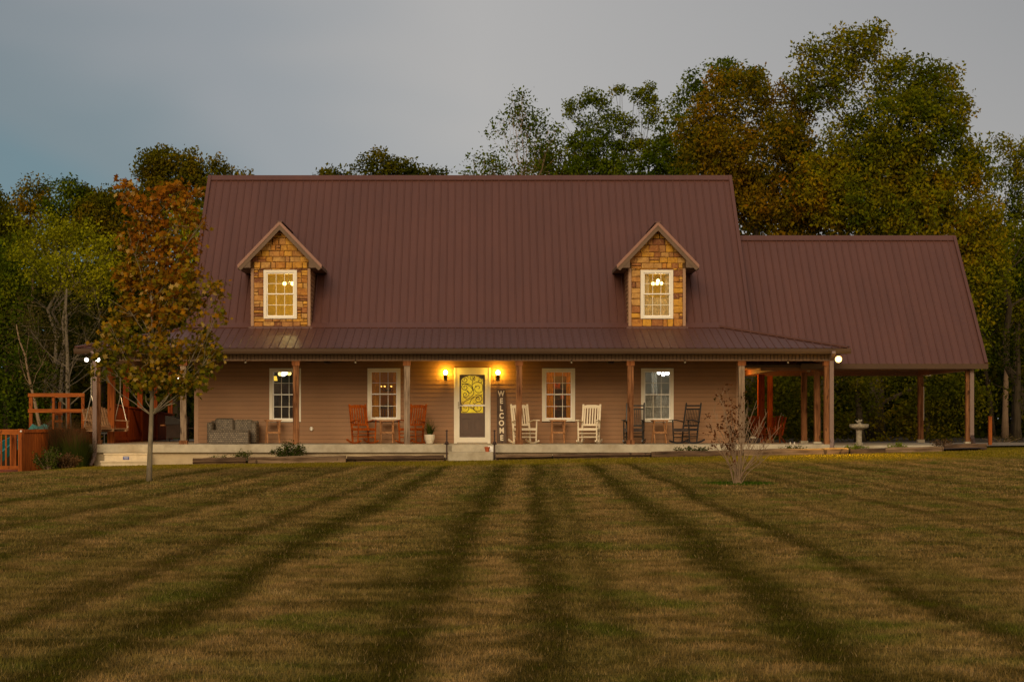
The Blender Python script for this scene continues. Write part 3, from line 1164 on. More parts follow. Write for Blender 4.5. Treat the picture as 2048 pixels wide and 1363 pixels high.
def drape(x0, x1, y, z0, z1, m, folds=7, amp=.03, parent=None):
    b = MB()
    n = folds * 6
    top = [(x0 + (x1 - x0) * i / n, y + amp * math.sin(i * 2 * math.pi / 6)) for i in range(n + 1)]
    o = len(b.v)
    for (x, yy) in top:
        b.v += [(x, yy, z0), (x, yy, z1)]
    for i in range(n):
        b.f.append((o + 2 * i, o + 2 * i + 2, o + 2 * i + 3, o + 2 * i + 1))
    return b.build('curtain', m, parent or house, smooth=True, fix=False)


ws = [window(*w, YW, house) for w in WIN]
# dining room behind the left window: dark, cluster of white globes near the ceiling
globe = emit('white_globe', (1.0, 0.97, 0.88), 9)
ygl = emit('yellow_globe', (1.0, 0.74, 0.22), 2.2)
warm = emit('warm_bulb', (1.0, 0.72, 0.20), 10)


def lamp_cluster(p, label, spots, m=None, r=.055, group='ceiling lights seen through the windows'):
    t = thing('ceiling_light', label, 'ceiling light', p, 0, group)
    MB().lathe([(.01, 0), (.012, .30), (.09, .31), (.09, .34)], (0, 0, .02), 10).build('stem', M['nickel'], t)
    for (a, b, c, mm) in spots:
        MB().tube([(0, 0, .05), (a * .6, b, .06), (a, b, c + r)], .008, 5).build('arm', M['nickel'], t)
        MB().ball((a, b, c), r, 12).build('globe', mm, t, smooth=True)
    return t


room(XX(510, YW), XX(640, YW), YW + .15, YW + 3.6, .02, 2.5, M['room_dark'])
lamp_cluster(P(567, 747, 62.9), 'cluster of white glass globes lit behind the leftmost porch window', [(-.10, 0, 0, ygl), (0, -.06, -.01, globe), (.05, 0, .02, globe), (.17, .02, .01, ygl)], r=.066)
bulb_light(P(567, 752, 62.75) + Vector((0, -.1, -.12)), 5.0, (1, .93, .75))
# a yellow lampshade, an arched mirror and dark cabinet
t = thing('lampshade_lamp', 'small yellow glowing lamp inside the leftmost porch window', 'lamp', P(548, 772, 63.6))
MB().lathe([(.11, 0), (.08, .14)], (0, 0, .17), 12).build('shade', emit('yellow_shade', (1, .60, .06), 1.1), t)
MB().lathe([(.05, 0), (.015, .04), (.015, .17)], (0, 0, 0), 8).build('stand', M['bronze'], t)
t = thing('display_cabinet', 'dark arched cabinet standing inside the leftmost porch window', 'cabinet', (XX(560, 64), 64.1, .02))
b = MB()
pts = [(-.75, 0), (.75, 0), (.75, 1.5)] + [(.75 * math.cos(a), 1.5 + .28 * math.sin(a)) for a in np.linspace(.2, 2.94, 9)] + [(-.75, 1.5)]
b.prism([(u, w) for u, w in pts], 'y', 0, .4)
b.build('carcass', M['furn'], t)
MB().box(-.55, -.05, -.02, -.001, .8, 1.5).box(.05, .55, -.02, -.001, .8, 1.5).build('glass_door', M['dark'], t)
# amber rooms either side of the front door
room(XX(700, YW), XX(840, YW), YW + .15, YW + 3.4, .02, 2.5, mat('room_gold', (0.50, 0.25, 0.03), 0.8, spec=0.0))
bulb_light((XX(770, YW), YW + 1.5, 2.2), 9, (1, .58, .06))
drape(XX(741, YW), XX(757, YW), YW + .13, .55, 2.2, M['drape_amber'], 3, .02, ws[1])
drape(XX(786, YW), XX(797, YW), YW + .13, .55, 2.2, M['drape_amber'], 2, .02, ws[1])
t = thing('dining_chair', 'dark spindle-back chair inside the amber window left of the door', 'chair', (XX(775, 62.2), 62.2, .02))
for i in range(7):
    MB().box(-.24 + i * .08 - .012, -.24 + i * .08 + .012, 0, .02, .45, 1.0).build('spindle', M['furn'], t)
MB().prism([(-.3, 1.0), (.3, 1.0), (.2, 1.1), (0, 1.14), (-.2, 1.1)], 'y', -.01, .03).build('crest', M['furn'], t)
MB().box(-.28, .28, -.3, .1, .40, .45).build('seat', M['furn'], t)
for a in (-.24, .24):
    for bb in (-.26, .06):
        MB().box(a - .02, a + .02, bb - .02, bb + .02, 0, .40).build('leg', M['furn'], t)
t = thing('chandelier', 'amber chandelier with glowing candle bulbs inside the window left of the door', 'chandelier', (XX(776, 62.7), 62.7, 1.55))
MB().lathe([(.01, 0), (.05, .06), (.012, .12), (.012, .9)], (0, 0, 0), 8).build('stem', M['bronze'], t)
for i in range(6):
    a = i * math.pi / 3
    MB().tube([(0, 0, .05), (.11 * math.cos(a), .11 * math.sin(a), .0), (.2 * math.cos(a), .2 * math.sin(a), .1)], .01, 5).build('arm', M['bronze'], t)
    MB().ball((.2 * math.cos(a), .2 * math.sin(a), .15), .022, 8).build('bulb', emit('candle_bulb', (1, .5, .08), 2.2) if i == 0 else bpy.data.materials['candle_bulb'], t)

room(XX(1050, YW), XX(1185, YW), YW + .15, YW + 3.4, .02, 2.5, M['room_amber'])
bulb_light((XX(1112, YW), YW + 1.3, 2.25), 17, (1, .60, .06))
drape(XX(1090, YW), XX(1107, YW), YW + .13, .55, 2.2, M['drape_amber'], 3, .02, ws[2])
drape(XX(1133, YW), XX(1144, YW), YW + .13, .55, 2.2, M['drape_amber'], 2, .02, ws[2])
t = thing('bookcase', 'dark bookcase standing inside the amber window right of the door', 'bookcase', (XX(1126, 63), 63.2, .02))
MB().box(-.32, .30, .1, .4, 0, 2.0).build('carcass', M['furn'], t)
for zz in (.3, .62, .95, 1.28, 1.6):
    MB().box(-.3, .28, -.05, .099, zz, zz + .03).build('shelf', M['furn'], t)
    for q in range(5):
        h = rnd.uniform(.1, .2)
        MB().box(-.28 + q * .11, -.19 + q * .11, -.03, .08, zz + .031, zz + .031 + h).build('book', [M['orange'], M['dark'], M['room_amber'], M['redwood']][rnd.randrange(4)], t)
# grey sitting room at the right
room(XX(1250, YW), XX(1380, YW), YW + .15, YW + 3.6, .02, 2.5, M['room_gray'])
lamp_cluster(P(1326, 746, 62.6), 'cluster of white glass globes lit behind the rightmost porch window', [(-.12, 0, 0.02, globe), (0, -.06, -.03, globe), (.13, 0, 0, globe)], r=.058)
bulb_light(P(1318, 752, 62.2) + Vector((0, 0, -.1)), 10, (1, .96, .82))
drape(XX(1288, YW), XX(1342, YW), YW + .14, .6, 1.42, M['drape_grey'], 9, .012, ws[3])
drape(XX(1306, YW), XX(1318, YW), YW + .6, .6, 2.25, M['drape_grey'], 3, .03, ws[3])

# front door --------------------------------------------------------------
x0, x1, z0, z1 = DOOR
d = MB()
d.box(x0, x0 + .085, YW - .05, YW + .1, 0, z1)
d.box(x1 - .085, x1, YW - .05, YW + .1, 0, z1)
d.box(x0 + .085, x1 - .085, YW - .05, YW + .1, z1 - .085, z1)
d.box(x0 + .02, x0 + .045, YW - .065, YW - .0501, 0, z1 - .02)
d.box(x1 - .045, x1 - .02, YW - .065, YW - .0501, 0, z1 - .02)
casing = d.build('door_casing', M['trimwhite'], house)
sx0, sx1, sz1 = x0 + .086, x1 - .086, z1 - .086
st = MB()
fl = XX(919, YW) - sx0
st.box(sx0, sx0 + fl, YW - .045, YW - .01, .03, sz1)
st.box(sx1 - fl, sx1, YW - .045, YW - .01, .03, sz1)
st.box(sx0 + fl, sx1 - fl, YW - .045, YW - .01, ZZ(749, YW), sz1)
st.box(sx0 + fl, sx1 - fl, YW - .045, YW - .01, .03, ZZ(874, YW))
storm = st.build('storm_door', M['trimwhite'], house)
MB().box(sx0 + fl - .02, sx1 - fl, YW - .06, YW - .0455, ZZ(812, YW), ZZ(808.5, YW)).build('push_bar', M['vinyl'], storm)
MB().box(sx0 + .03, sx0 + .055, YW - .075, YW - .046, ZZ(817, YW), ZZ(803, YW)).tube([(sx0 + .04, YW - .09, ZZ(810, YW)), (sx0 + .17, YW - .09, ZZ(809, YW))], .01, 6).build('handle', M['nickel'], storm)
MB().quad((sx0 + fl, YW - .028, ZZ(874, YW)), (sx1 - fl, YW - .028, ZZ(874, YW)), (sx1 - fl, YW - .028, ZZ(749, YW)), (sx0 + fl, YW - .028, ZZ(749, YW))).build('pane', M['glass'], storm, fix=False)
MB().box(sx0, sx1, YW - .05, YW + .1, 0, .028).build('threshold', M['nickel'], storm)
ex0, ex1 = sx0 + .02, sx1 - .02
gx0, gx1, gz0, gz1 = XX(922.5, YW), XX(966, YW), ZZ(825, YW), ZZ(750.5, YW)
e = MB()
e.box(ex0, gx0, YW + .03, YW + .075, .03, sz1)
e.box(gx1, ex1, YW + .03, YW + .075, .03, sz1)
e.box(gx0, gx1, YW + .03, YW + .075, .03, gz0)
e.box(gx0, gx1, YW + .03, YW + .075, gz1, sz1)
arc = [(gx0 - .001, gz1)] + [(gx0 + (gx1 - gx0) * u, gz1 - .11 * (2 * u - 1) ** 2 * (1 if True else 0)) for u in np.linspace(0, 1, 15)] + [(gx1 + .001, gz1)]
for (ua, za), (ub, zb) in zip(arc[1:-2], arc[2:-1]):
    e.add([(ua, YW + .029, za), (ub, YW + .029, zb), (ub, YW + .029, gz1 + .001), (ua, YW + .029, gz1 + .001)], [(0, 1, 2, 3)])
door = e.build('entry_door', M['door'], house)
for a, b in ((gx0 + .0, (gx0 + gx1) / 2 - .04), ((gx0 + gx1) / 2 + .04, gx1)):
    q = MB()
    q.box(a, b, YW - .004, YW + .0295, .27, .30)
    q.box(a, b, YW - .004, YW + .0295, .73, .76)
    q.box(a, a + .03, YW - .004, YW + .0295, .301, .729)
    q.box(b - .03, b, YW - .004, YW + .0295, .301, .729)
    q.box(a + .07, b - .07, YW + .004, YW + .0295, .37, .66)
    q.build('door_panel', M['door'], door)


def door_glass_glow():  # indoor light behind the door is painted as the glass's own emission
    m = bpy.data.materials.new('door_glass_glow')
    m.use_nodes = True
    t = NT(m.node_tree)
    m.node_tree.nodes.remove(m.node_tree.nodes['Principled BSDF'])
    g = t.n('ShaderNodeTexCoord').outputs['Object']
    nz = t.noise(g, 24, 4, .7, 1.0)
    big = t.noise(g, 2.2, 3, .6)
    c = t.mix(t.ramp(t.m('ADD', t.m('MULTIPLY', nz, .5), t.m('MULTIPLY', big, .5)), [(.35, 0.0), (.65, 1.0)]), (0.50, .22, .002), (1.0, .66, .008))
    e2 = t.n('ShaderNodeEmission')
    t.put(e2.inputs[0], c)
    e2.inputs[1].default_value = .82
    gl = t.n('ShaderNodeBsdfGlossy')
    gl.inputs[1].default_value = .15
    mx = t.n('ShaderNodeMixShader')
    mx.inputs[0].default_value = .05
    t.t.links.new(e2.outputs[0], mx.inputs[1])
    t.t.links.new(gl.outputs[0], mx.inputs[2])
    t.t.links.new(mx.outputs[0], t.t.nodes['Material Output'].inputs[0])
    return m


gls = MB()
gls.box(gx0, gx1, YW + .045, YW + .052, gz0, gz1)
gls.build('door_glass', door_glass_glow(), door)


def spiral(cx, cz, r0, turns, a0, sgn=1, tail=None):
    """scroll that winds in towards (cx, cz)"""
    pts = []
    n = int(16 * turns)
    for i in range(n + 1):
        t = i / n
        a = a0 + sgn * 2 * math.pi * turns * t
        r = r0 * (1 - t) ** .8 + .008
        pts.append((cx + r * math.cos(a), YW + .04, cz + r * math.sin(a)))
    return (list(tail or [])) + pts


def D(u, v):
    """door-glass coordinates, 0..1 across and down"""
    return (gx0 + (gx1 - gx0) * u, YW + .04, gz1 - (gz1 - gz0) * v)


sc = []
Wd = gx1 - gx0
cc = [(.17, .11, .17, 1.6, 0.4, 1), (.5, .07, .13, 1.5, -.9, 1), (.85, .14, .12, 1.3, 2.0, -1), (.78, .34, .30, 1.55, 2.6, -1), (.17, .31, .17, 1.7, .3, 1), (.20, .50, .17, 1.3, 1.6, -1), (.30, .42, .36, .55, 1.9, -1),
      (.78, .63, .20, 1.5, 2.2, -1), (.18, .86, .28, 1.3, 2.0, 1), (.78, .86, .26, 1.5, .6, 1), (.48, .82, .16, 1.0, 1.2, -1)]
for (u, v, r, tn, a, s_) in cc:
    p = D(u, v)
    pts = spiral(p[0], p[2], r * Wd, tn, a, s_)
    pts = [(min(gx1 - .012, max(gx0 + .012, q[0])), q[1], min(gz1 - .02, max(gz0 + .012, q[2]))) for q in pts]
    sc.append(pts)


def smoothline(ps):
    out = []
    for i in range(len(ps) - 1):
        p0, p1, p2, p3 = [Vector(ps[max(0, min(len(ps) - 1, j))]) for j in (i - 1, i, i + 1, i + 2)]
        for k in range(6):
            t = k / 6
            out.append(tuple(.5 * ((2 * p1) + (p2 - p0) * t + (2 * p0 - 5 * p1 + 4 * p2 - p3) * t * t + (3 * p1 - p0 - 3 * p2 + p3) * t ** 3)))
    out.append(tuple(ps[-1]))
    return out


sc.append(smoothline([D(.62, .02), D(.52, .16), D(.50, .27), D(.57, .40), D(.56, .50), D(.42, .58), D(.25, .62), D(.08, .56)]))
sc.append(smoothline([D(.02, .22), D(.22, .23), D(.42, .30), D(.55, .40)]))
sc.append(smoothline([D(.05, .82), D(.15, .70), D(.40, .63), D(.60, .57), D(.85, .56), D(.97, .50)]))
sc.append(smoothline([D(.60, .58), D(.45, .66), D(.40, .78), D(.55, .90), D(.72, .98)]))
for pts in sc:
    MB().tube(pts, .0095, 5).build('scroll', M['bronze'], door)
for (u, v, a) in [(.68, .30, .5), (.22, .52, -.4), (.72, .62, .3), (.22, .88, -.5), (.30, .43, 1.5)]:
    p = D(u, v)
    c_, s_ = math.cos(a), math.sin(a)
    MB().prism([(p[0] + (q * c_ - w * s_), p[2] + (q * s_ + w * c_)) for q, w in ((0, .045), (.014, .01), (0, -.04), (-.014, .01))], 'y', YW + .036, YW + .044).build('leaf_scroll', M['bronze'], door)

# dormers ----------------------------------------------------------------
def dormer(xc, pxw0, pxw1, pyw0, pyw1, apex, tipz, half, wallhalf, seed):
    rs = random.Random(seed)
    YF = 60.95
    zb = 3.40
    w0, w1 = xc - wallhalf, xc + wallhalf
    ztop = 5.13
    wx0, wx1, wz0, wz1 = XX(pxw0, YF), XX(pxw1, YF), ZZ(pyw1, YF), ZZ(pyw0, YF)
    b = MB()
    # front wall round the window opening, gable triangle, side cheeks
    b.box(w0, wx0, YF + .02, YF + .12, zb - .1, ztop)
    b.box(wx1, w1, YF + .02, YF + .12, zb - .1, ztop)
    b.box(wx0, wx1, YF + .02, YF + .12, zb - .1, wz0)
    b.box(wx0, wx1, YF + .02, YF + .12, wz1, ztop)
    pk = apex - .13
    slope = (apex - tipz) / half
    zsh = pk - wallhalf * slope
    b.prism([(w0, ztop + .001), (w1, ztop + .001), (w1, zsh), (xc, pk), (w0, zsh)], 'y', YF + .02, YF + .12)
    dm = b.build('dormer', M['mortar'], house)
    # fieldstone facing: coursed, each stone its own piece
    z = zb
    rows = []
    while z < pk - .05:
        h = rs.choice([.145, .17, .19, .21, .16])
        if z < wz0 < z + h + .07:
            h = wz0 - z
        elif z < wz1 < z + h + .07:
            h = wz1 - z
        elif z < ztop < z + h + .07:
            h = ztop - z
        rows.append((z, z + h))
        z += h
    def lim(zz):
        if zz <= ztop + .001:
            return wallhalf - .085
        return max(0, min(wallhalf - .005, (pk - zz) / slope))
    for (za, zc) in rows:
        zm_ = (za + zc) / 2
        L = lim(za)
        Lt = lim(zc)
        segs = [(xc - L, xc + L)]
        if za >= wz0 - .01 and zc <= wz1 + .01:
            segs = [(xc - L, wx0), (wx1, xc + L)]
        for (a, bb) in segs:
            x = a
            while x < bb - .03:
                wd = rs.choice([.13, .18, .22, .27, .33]) * (1 if zm_ < ztop else 1.1)
                if x + wd > bb - .10:
                    wd = bb - x
                sub = [(za, zc)]
                if rs.random() < .18 and zc - za > .16:
                    mdl = za + (zc - za) * rs.uniform(.35, .6)
                    sub = [(za, mdl), (mdl, zc)]
                for (p, q) in sub:
                    g = .007
                    xa, xb = x + g, x + wd - g
                    lt, lb = lim(q), lim(p)
                    j = lambda: rs.uniform(-.008, .008)
                    c = [[xa + j(), p + g + j()], [xb + j(), p + g + j()], [xb + j(), q - g + j()], [xa + j(), q - g + j()]]
                    if q > ztop - .02:
                        for k_, ll in ((0, lb), (1, lb), (2, lt), (3, lt)):
                            c[k_][0] = min(xc + ll, max(xc - ll, c[k_][0]))
                    if c[1][0] - c[0][0] < .03 and c[2][0] - c[3][0] < .03:
                        continue
                    pr_ = rs.uniform(.0, .022)
                    cxm, czm = sum(q_[0] for q_ in c) / 4, sum(q_[1] for q_ in c) / 4
                    s = MB()
                    y0 = YF + .02
                    y1 = YF - .012 - pr_ * .5
                    y2 = YF - .02 - pr_
                    s.v = [(u, y0, v) for u, v in c] + [(u, y1, v) for u, v in c] + [(cxm + (u - cxm) * .80, y2 + rs.uniform(-.006, .006), czm + (v - czm) * .76) for u, v in c]
                    for lv in (0, 4):
                        for k_ in range(4):
                            k2 = (k_ + 1) % 4
                            s.f.append((lv + k_, lv + k2, lv + 4 + k2, lv + 4 + k_))
                    s.f.append((8, 9, 10, 11))
                    s.build('stone', M['stone'], dm)
                x += wd
    for (a, bb) in ((w0, w0 + .083), (w1 - .083, w1)):
        MB().box(a, bb, YF - .03, YF + .10, zb, ztop).build('corner_board', M['corner'], dm)
    MB().box(w0 - .06, w1 + .06, YF - .10, YF + .02, zb - .03, zb + .012).build('sill_flashing', M['roof'], dm)
    # side walls with lap boards back to the slope
    for sx, xw in ((-1, w0), (1, w1)):
        MB().prism([(YF + .12, zb - .1), (YF + .12, ztop), (61 + ztop - 3.4, ztop)], 'x', xw - .02 * (sx > 0), xw + .02 * (sx < 0)).build('cheek_wall', M['siding'], dm)
        zz = zb
        while zz < ztop - .05:
            s = MB()
            ye = 61 + (zz + .11 - 3.4) + .05
            xo = xw + sx * .022
            s.add([(xw, YF + .1, zz + .012), (xw, ye, zz + .012), (xo, ye, zz + .012), (xo, YF + .1, zz + .012), (xw, YF + .1, zz + .12), (xw, ye, zz + .12), (xw + sx * .008, ye, zz + .12), (xw + sx * .008, YF + .1, zz + .12)],
                  [(0, 1, 2, 3), (4, 5, 6, 7), (0, 1, 5, 4), (1, 2, 6, 5), (2, 3, 7, 6), (3, 0, 4, 7)])
            s.build('side_board', M['siding'], dm)
            zz += .123
    # roof: two slopes with ribs, boxed rakes
    YR = 60.60
    back = 61 + (apex - 3.4) + .1
    for sx in (-1, 1):
        tip = (xc + sx * half, tipz)
        L = math.hypot(half, apex - tipz)
        ux, uz = (tip[0] - xc) / L, (tipz - apex) / L
        nx_, nz_ = -uz * sx, ux * sx
        r_ = MB()
        th = .035

        def rp(t, y, h=0):
            return (xc + ux * t + nx_ * h, y, apex + uz * t + nz_ * h)
        ybk = 61 + (tipz - 3.4) + .1
        A = [rp(0, YR), rp(L, YR), rp(L, ybk), rp(0, back)]
        B = [rp(0, YR, -th), rp(L, YR, -th), rp(L, ybk, -th), rp(0, back, -th)]
        r_.add(A + B, [(0, 1, 2, 3), (7, 6, 5, 4), (0, 4, 5, 1), (1, 5, 6, 2), (2, 6, 7, 3), (3, 7, 4, 0)])
        yy = YR + .2
        while yy < back - .2:
            tm = L * min(1.0, max(0, (back - .1 - yy)) / max(.01, back - ybk)) if yy > ybk else L
            t0 = 0 if True else 0
            if yy > ybk:
                tm = L * (back - yy) / (back - ybk)
            r_.beam(rp(.02, yy, .012), rp(tm, yy, .012), .04, .025, up=(nx_, 0, nz_))
            yy += PITCH
        r_.build('dormer_roof_panel', M['roof'], dm)
        # metal rake trim and fascia board under it
        q = MB()
        q.prism([(xc, apex + .035), (tip[0] + sx * .02, tipz + .01), (tip[0] + sx * .005, tipz - .085), (xc, apex - .075)], 'y', YR - .03, YR + .001)
        q.build('rake_trim', M['corner'] if False else RAKE, dm)
        q = MB()
        # boxed cornice return: a triangle that closes the eave
        zt = ztop
        q.prism([(xc + sx * (wallhalf - .02), zt), (tip[0] - sx * .03, zt), (tip[0] - sx * .0, tipz - .03), (xc + sx * (wallhalf - .02), apex + (tipz - apex) * (wallhalf - .02) / half - .05)], 'y', YR + .002, YF + .019)
        q.build('cornice_return', M['soffit'], dm)
        q = MB()
        q.prism([(xc, apex - .074), (tip[0], tipz - .084), (tip[0] - sx * .08, tipz - .15), (xc, apex - .225)], 'y', YR - .012, YR + .0015)
        q.build('fascia_board', M['soffit'], dm)
        q = MB()
        q.add([(xc, YR, apex - .12), (tip[0], YR, tipz - .12), (tip[0], YF + .05, tipz - .12), (xc, YF + .05, apex - .12)], [(0, 1, 2, 3)])
        q.build('rake_soffit', M['soffit'], dm, fix=False)
        q = MB()
        q.box(min(xc + sx * wallhalf, tip[0]), max(xc + sx * wallhalf, tip[0]), YR + .3, ybk - .1, tipz - .10, tipz - .07)
        q.beam((tip[0], YR + .003, tipz - .05), (tip[0], ybk, tipz - .05), .03, .10)
        q.build('side_eave', M['soffit'], dm)
    MB().beam((xc, YR - .035, apex + .015), (xc, back, apex + .015), .16, .03).build('ridge_cap', M['roof'], dm)
    window(wx0, wx1, wz0, wz1, YF - .015, dm, trim=.085, flatparent=True)
    return dm, (wx0, wx1, wz0, wz1)


RAKE = mat('rake_metal', (0.26, 0.125, 0.085), 0.45, var=.08)
dl, wl = dormer(XX(561.5, 60.95), 527.5, 594, 540, 637, 6.46, 5.20, 1.215, .875, 3)
dr, wr = dormer(XX(1314, 60.95), 1281, 1346, 540, 637, 6.44, 5.20, 1.19, .84, 11)
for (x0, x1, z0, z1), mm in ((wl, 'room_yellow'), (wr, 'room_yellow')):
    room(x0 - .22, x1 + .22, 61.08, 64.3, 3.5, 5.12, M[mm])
lamp_cluster(P(577, 567, 62.6), 'brass ceiling light with two yellow bulbs in the left dormer window', [(-.12, 0, 0, warm), (.12, 0, 0, warm)], r=.055)
bulb_light(P(577, 580, 62.4), 19, (1, .80, .30))
lamp_cluster(P(1316, 567, 62.6), 'cluster of bright bulbs behind the patterned sheer of the right dormer window', [(-.15, 0, 0, warm), (-.03, -.05, 0, warm), (.1, 0, .01, warm), (0, 0, .09, warm)], r=.05)
bulb_light(P(1316, 580, 62.4), 14, (1, .80, .40))
drape(wr[0] + .08, XX(1299, 61), 61.12, wr[2] + .05, wr[3] - .05, M['sheer'], 4, .008, dr)
drape(XX(1331, 61), wr[1] - .08, 61.12, wr[2] + .05, wr[3] - .05, M['sheer'], 4, .008, dr)
drape(XX(1299, 61), XX(1331, 61), 61.13, wr[2] + .05, 4.30, M['sheer'], 7, .008, dr)

# porch posts ------------------------------------------------------------
def post(x, y, z1, m, capbox=True, base=None, w=.165, z0=0, parent=None, capm='cap'):
    rs = random.Random(int(x * 31 + y * 7))
    b = MB()
    pts = []
    for i in range(6):
        zz = z0 + (z1 - z0) * i / 5
        pts.append((x + rs.uniform(-.006, .006), y, zz))
    for i in range(5):
        b.beam(pts[i], pts[i + 1], w, w, up=(0, 1, 0))
    o = b.build('porch_post', M[m], parent or house)
    if capbox:
        MB().box(x - .11, x + .11, y - .11, y + .11, z1 - .14, z1 - .001).build('post_cap', M[capm], o)
    if base:
        MB().box(x - .115, x + .115, y - .115, y + .115, z0, z0 + base).build('post_base', M['cedar' if base > .1 else 'concrete'], o)
    return o


for px, m, cb, bs in ((195, 'cedar', True, .12), (367, 'cedar_grey', True, .11), (592, 'cedar', True, None), (814, 'cedar_grey', True, None), (1038, 'cedar', True, .12), (1261, 'cedar', True, .12), (1483, 'cedar_grey', True, None), (1654, 'cedar', True, None)):
    post(XX(px, 58.6), 58.6, 2.355, m, cb, bs)
for yy, m in ((61.0, 'stainwood'), (63.5, 'redwood'), (66.2, 'redwood'), (69.3, 'redwood'), (72.6, 'redwood')):
    post(-10.84, yy, 2.355, m, False, None, .16 if yy > 62 else .2)
MB().tube([(XX(367, 58.62), 58.60, 2.0), (XX(425, 58.62), 58.62, 2.34)], .012, 5).build('brace_rod', M['dark'], house)


def downspout(x, y, z0, z1, sx, lab, up=True):
    t = thing('downspout', lab, 'downspout', (x, y, z0))
    h = z1 - z0
    b = MB()
    b.box(-.055, .055, -.04, .04, .28, h - .14)
    for q in (-.03, 0, .03):
        b.box(q - .004, q + .004, -.046, -.0401, .28, h - .14)
    b.build('pipe', M['downspout'], t)
    MB().beam((0, 0, h - .15), (0, -.38 if up else -.1, h + .05), .1, .08).build('upper_elbow', M['downspout'], t)
    q = MB()
    q.beam((0, -.002, .33), (0, -.11, .20), .10, .08)
    q.beam((0, -.10, .22), (sx * .06, -.14, .0), .10, .08)
    q.build('lower_elbow', M['brownplastic'] if sx > 0 else M['downspout'], t)
    return t


downspout(XX(190, 58.3), 58.26, -.58, 2.52, -1.6, 'brown metal downspout in front of the porch post at the far left corner')
downspout(XX(1661, 58.4), 58.22, -.16, 2.52, -.3, 'brown metal downspout on the porch corner under the single bright floodlight')

# carport ------------------------------------------------------------------
cp = thing('carport', 'open carport with steep maroon metal roof joined to the right of the house', 'carport')
CY0, CZ0 = 60.5, 2.32
CYR, CZR = 64.57, 6.34
CX0, CX1 = XR + .02, XX(1972, CY0)
cr = MB().prism([(CY0 + .04, CZ0 - .10), (CY0 + .04, CZ0 - .03), (CYR, CZR - .03), (68.6, CZ0 - .03), (68.6, CZ0 - .1), (CYR, CZR - .15)], 'x', CX0, CX1 - .02).build('carport_roof', M['gutter'], cp)
panels(cr, CX0, CX1, (CY0, CZ0), (CYR, CZR + .02))
panels(cr, CX0, CX1, (68.64, CZ0), (CYR, CZR + .02))
MB().prism([(CYR - .16, CZR - .08), (CYR, CZR + .085), (CYR + .16, CZR - .08), (CYR, CZR + .05)], 'x', CX0, CX1 + .03).build('ridge_cap', M['roof'], cr)
r = MB()
r.beam((CX1, CY0 - .02, CZ0), (CX1, CYR, CZR + .03), .09, .13)
r.beam((CX1, 68.66, CZ0), (CX1, CYR, CZR + .03), .09, .13)
r.build('rake_trim', M['roof'], cr)
MB().prism([(CY0 - .14, 2.17), (CY0 - .03, 2.17), (CY0 - .02, 2.32), (CY0 - .165, 2.32)], 'x', XX(1600, CY0), CX1 + .03).build('gutter', M['gutter'], cr)
CSOF = mat('carport_panel', (0.21, 0.105, 0.055), 0.6)
g = MB()
g.box(XR + .6, CX1 - .5, 60.78, 60.92, 2.14, 2.26)
g.build('front_beam', CSOF, cp)
rb = MB().box(8.55, XX(1846, 67.7), 67.6, 67.8, 2.12, 2.40).build('rear_beam', CSOF, cp)
bd = MB().box(.008, .094, 67.588, 67.6, 2.14, 2.39).mesh('beam_board', CSOF)
n = int((XX(1846, 67.7) - 8.55) / .1016)
for i in range(n):
    link('beam_board', bd, rb, (8.55 + i * .1016, 0, 0))
for x in (8.6, 14.28):
    MB().box(x, x + .2, 60.93, 67.59, 2.13, 2.28).build('side_beam', CSOF, cp)
MB().box(XR + .02, CX1 - .05, CY0 + .06, 68.5, 2.285, 2.30).build('ceiling', CSOF, cp)
for (px, y, m) in ((1634, 60.85, 'cedar'), (1608, 63.3, 'cedar'), (1540, 67.7, 'stainwood'), (1841, 67.7, 'cedar'), (1937, 60.85, 'cedar')):  # the orange rear post carries the lamp's warm light in its wood colour
    post(XX(px, y), y, 2.13, m, False, .10, parent=cp, z0=-.05)
MB().box(XX(1522, 66) - .10, XX(1522, 66) + .10, 65.9, 66.1, 0, 2.13).build('porch_post', M['redwood'], cp)
cs = MB()
cs.box(XX(1668, 58.3) + .01, 14.62, 60.2, 68.3, -.24, -.05)
cs.box(XR, XX(1668, 58.3), 61.11, 68.3, -.24, -.05)
tag(cs.build('carport_floor', M['concrete']), kind='structure')
downspout(XX(1944, 60.6), 60.62, -.10, 2.22, .6, 'brown metal downspout on the last carport post at the far right', False)
# white plastic pipe beside the rear post, thin lamp tube above
MB().tube([(XX(1847.5, 67.4), 67.4, ZZ(773, 67.4)), (XX(1847.5, 67.4), 67.4, ZZ(840, 67.4))], .012, 6).build('hanging_cord', M['rope'], cp)
MB().box(XX(1847, 67.2), XX(1862, 67.2), 67.2, 67.26, ZZ(751, 67.2), ZZ(749, 67.2)).build('tube_lamp', M['trimwhite'], cp)

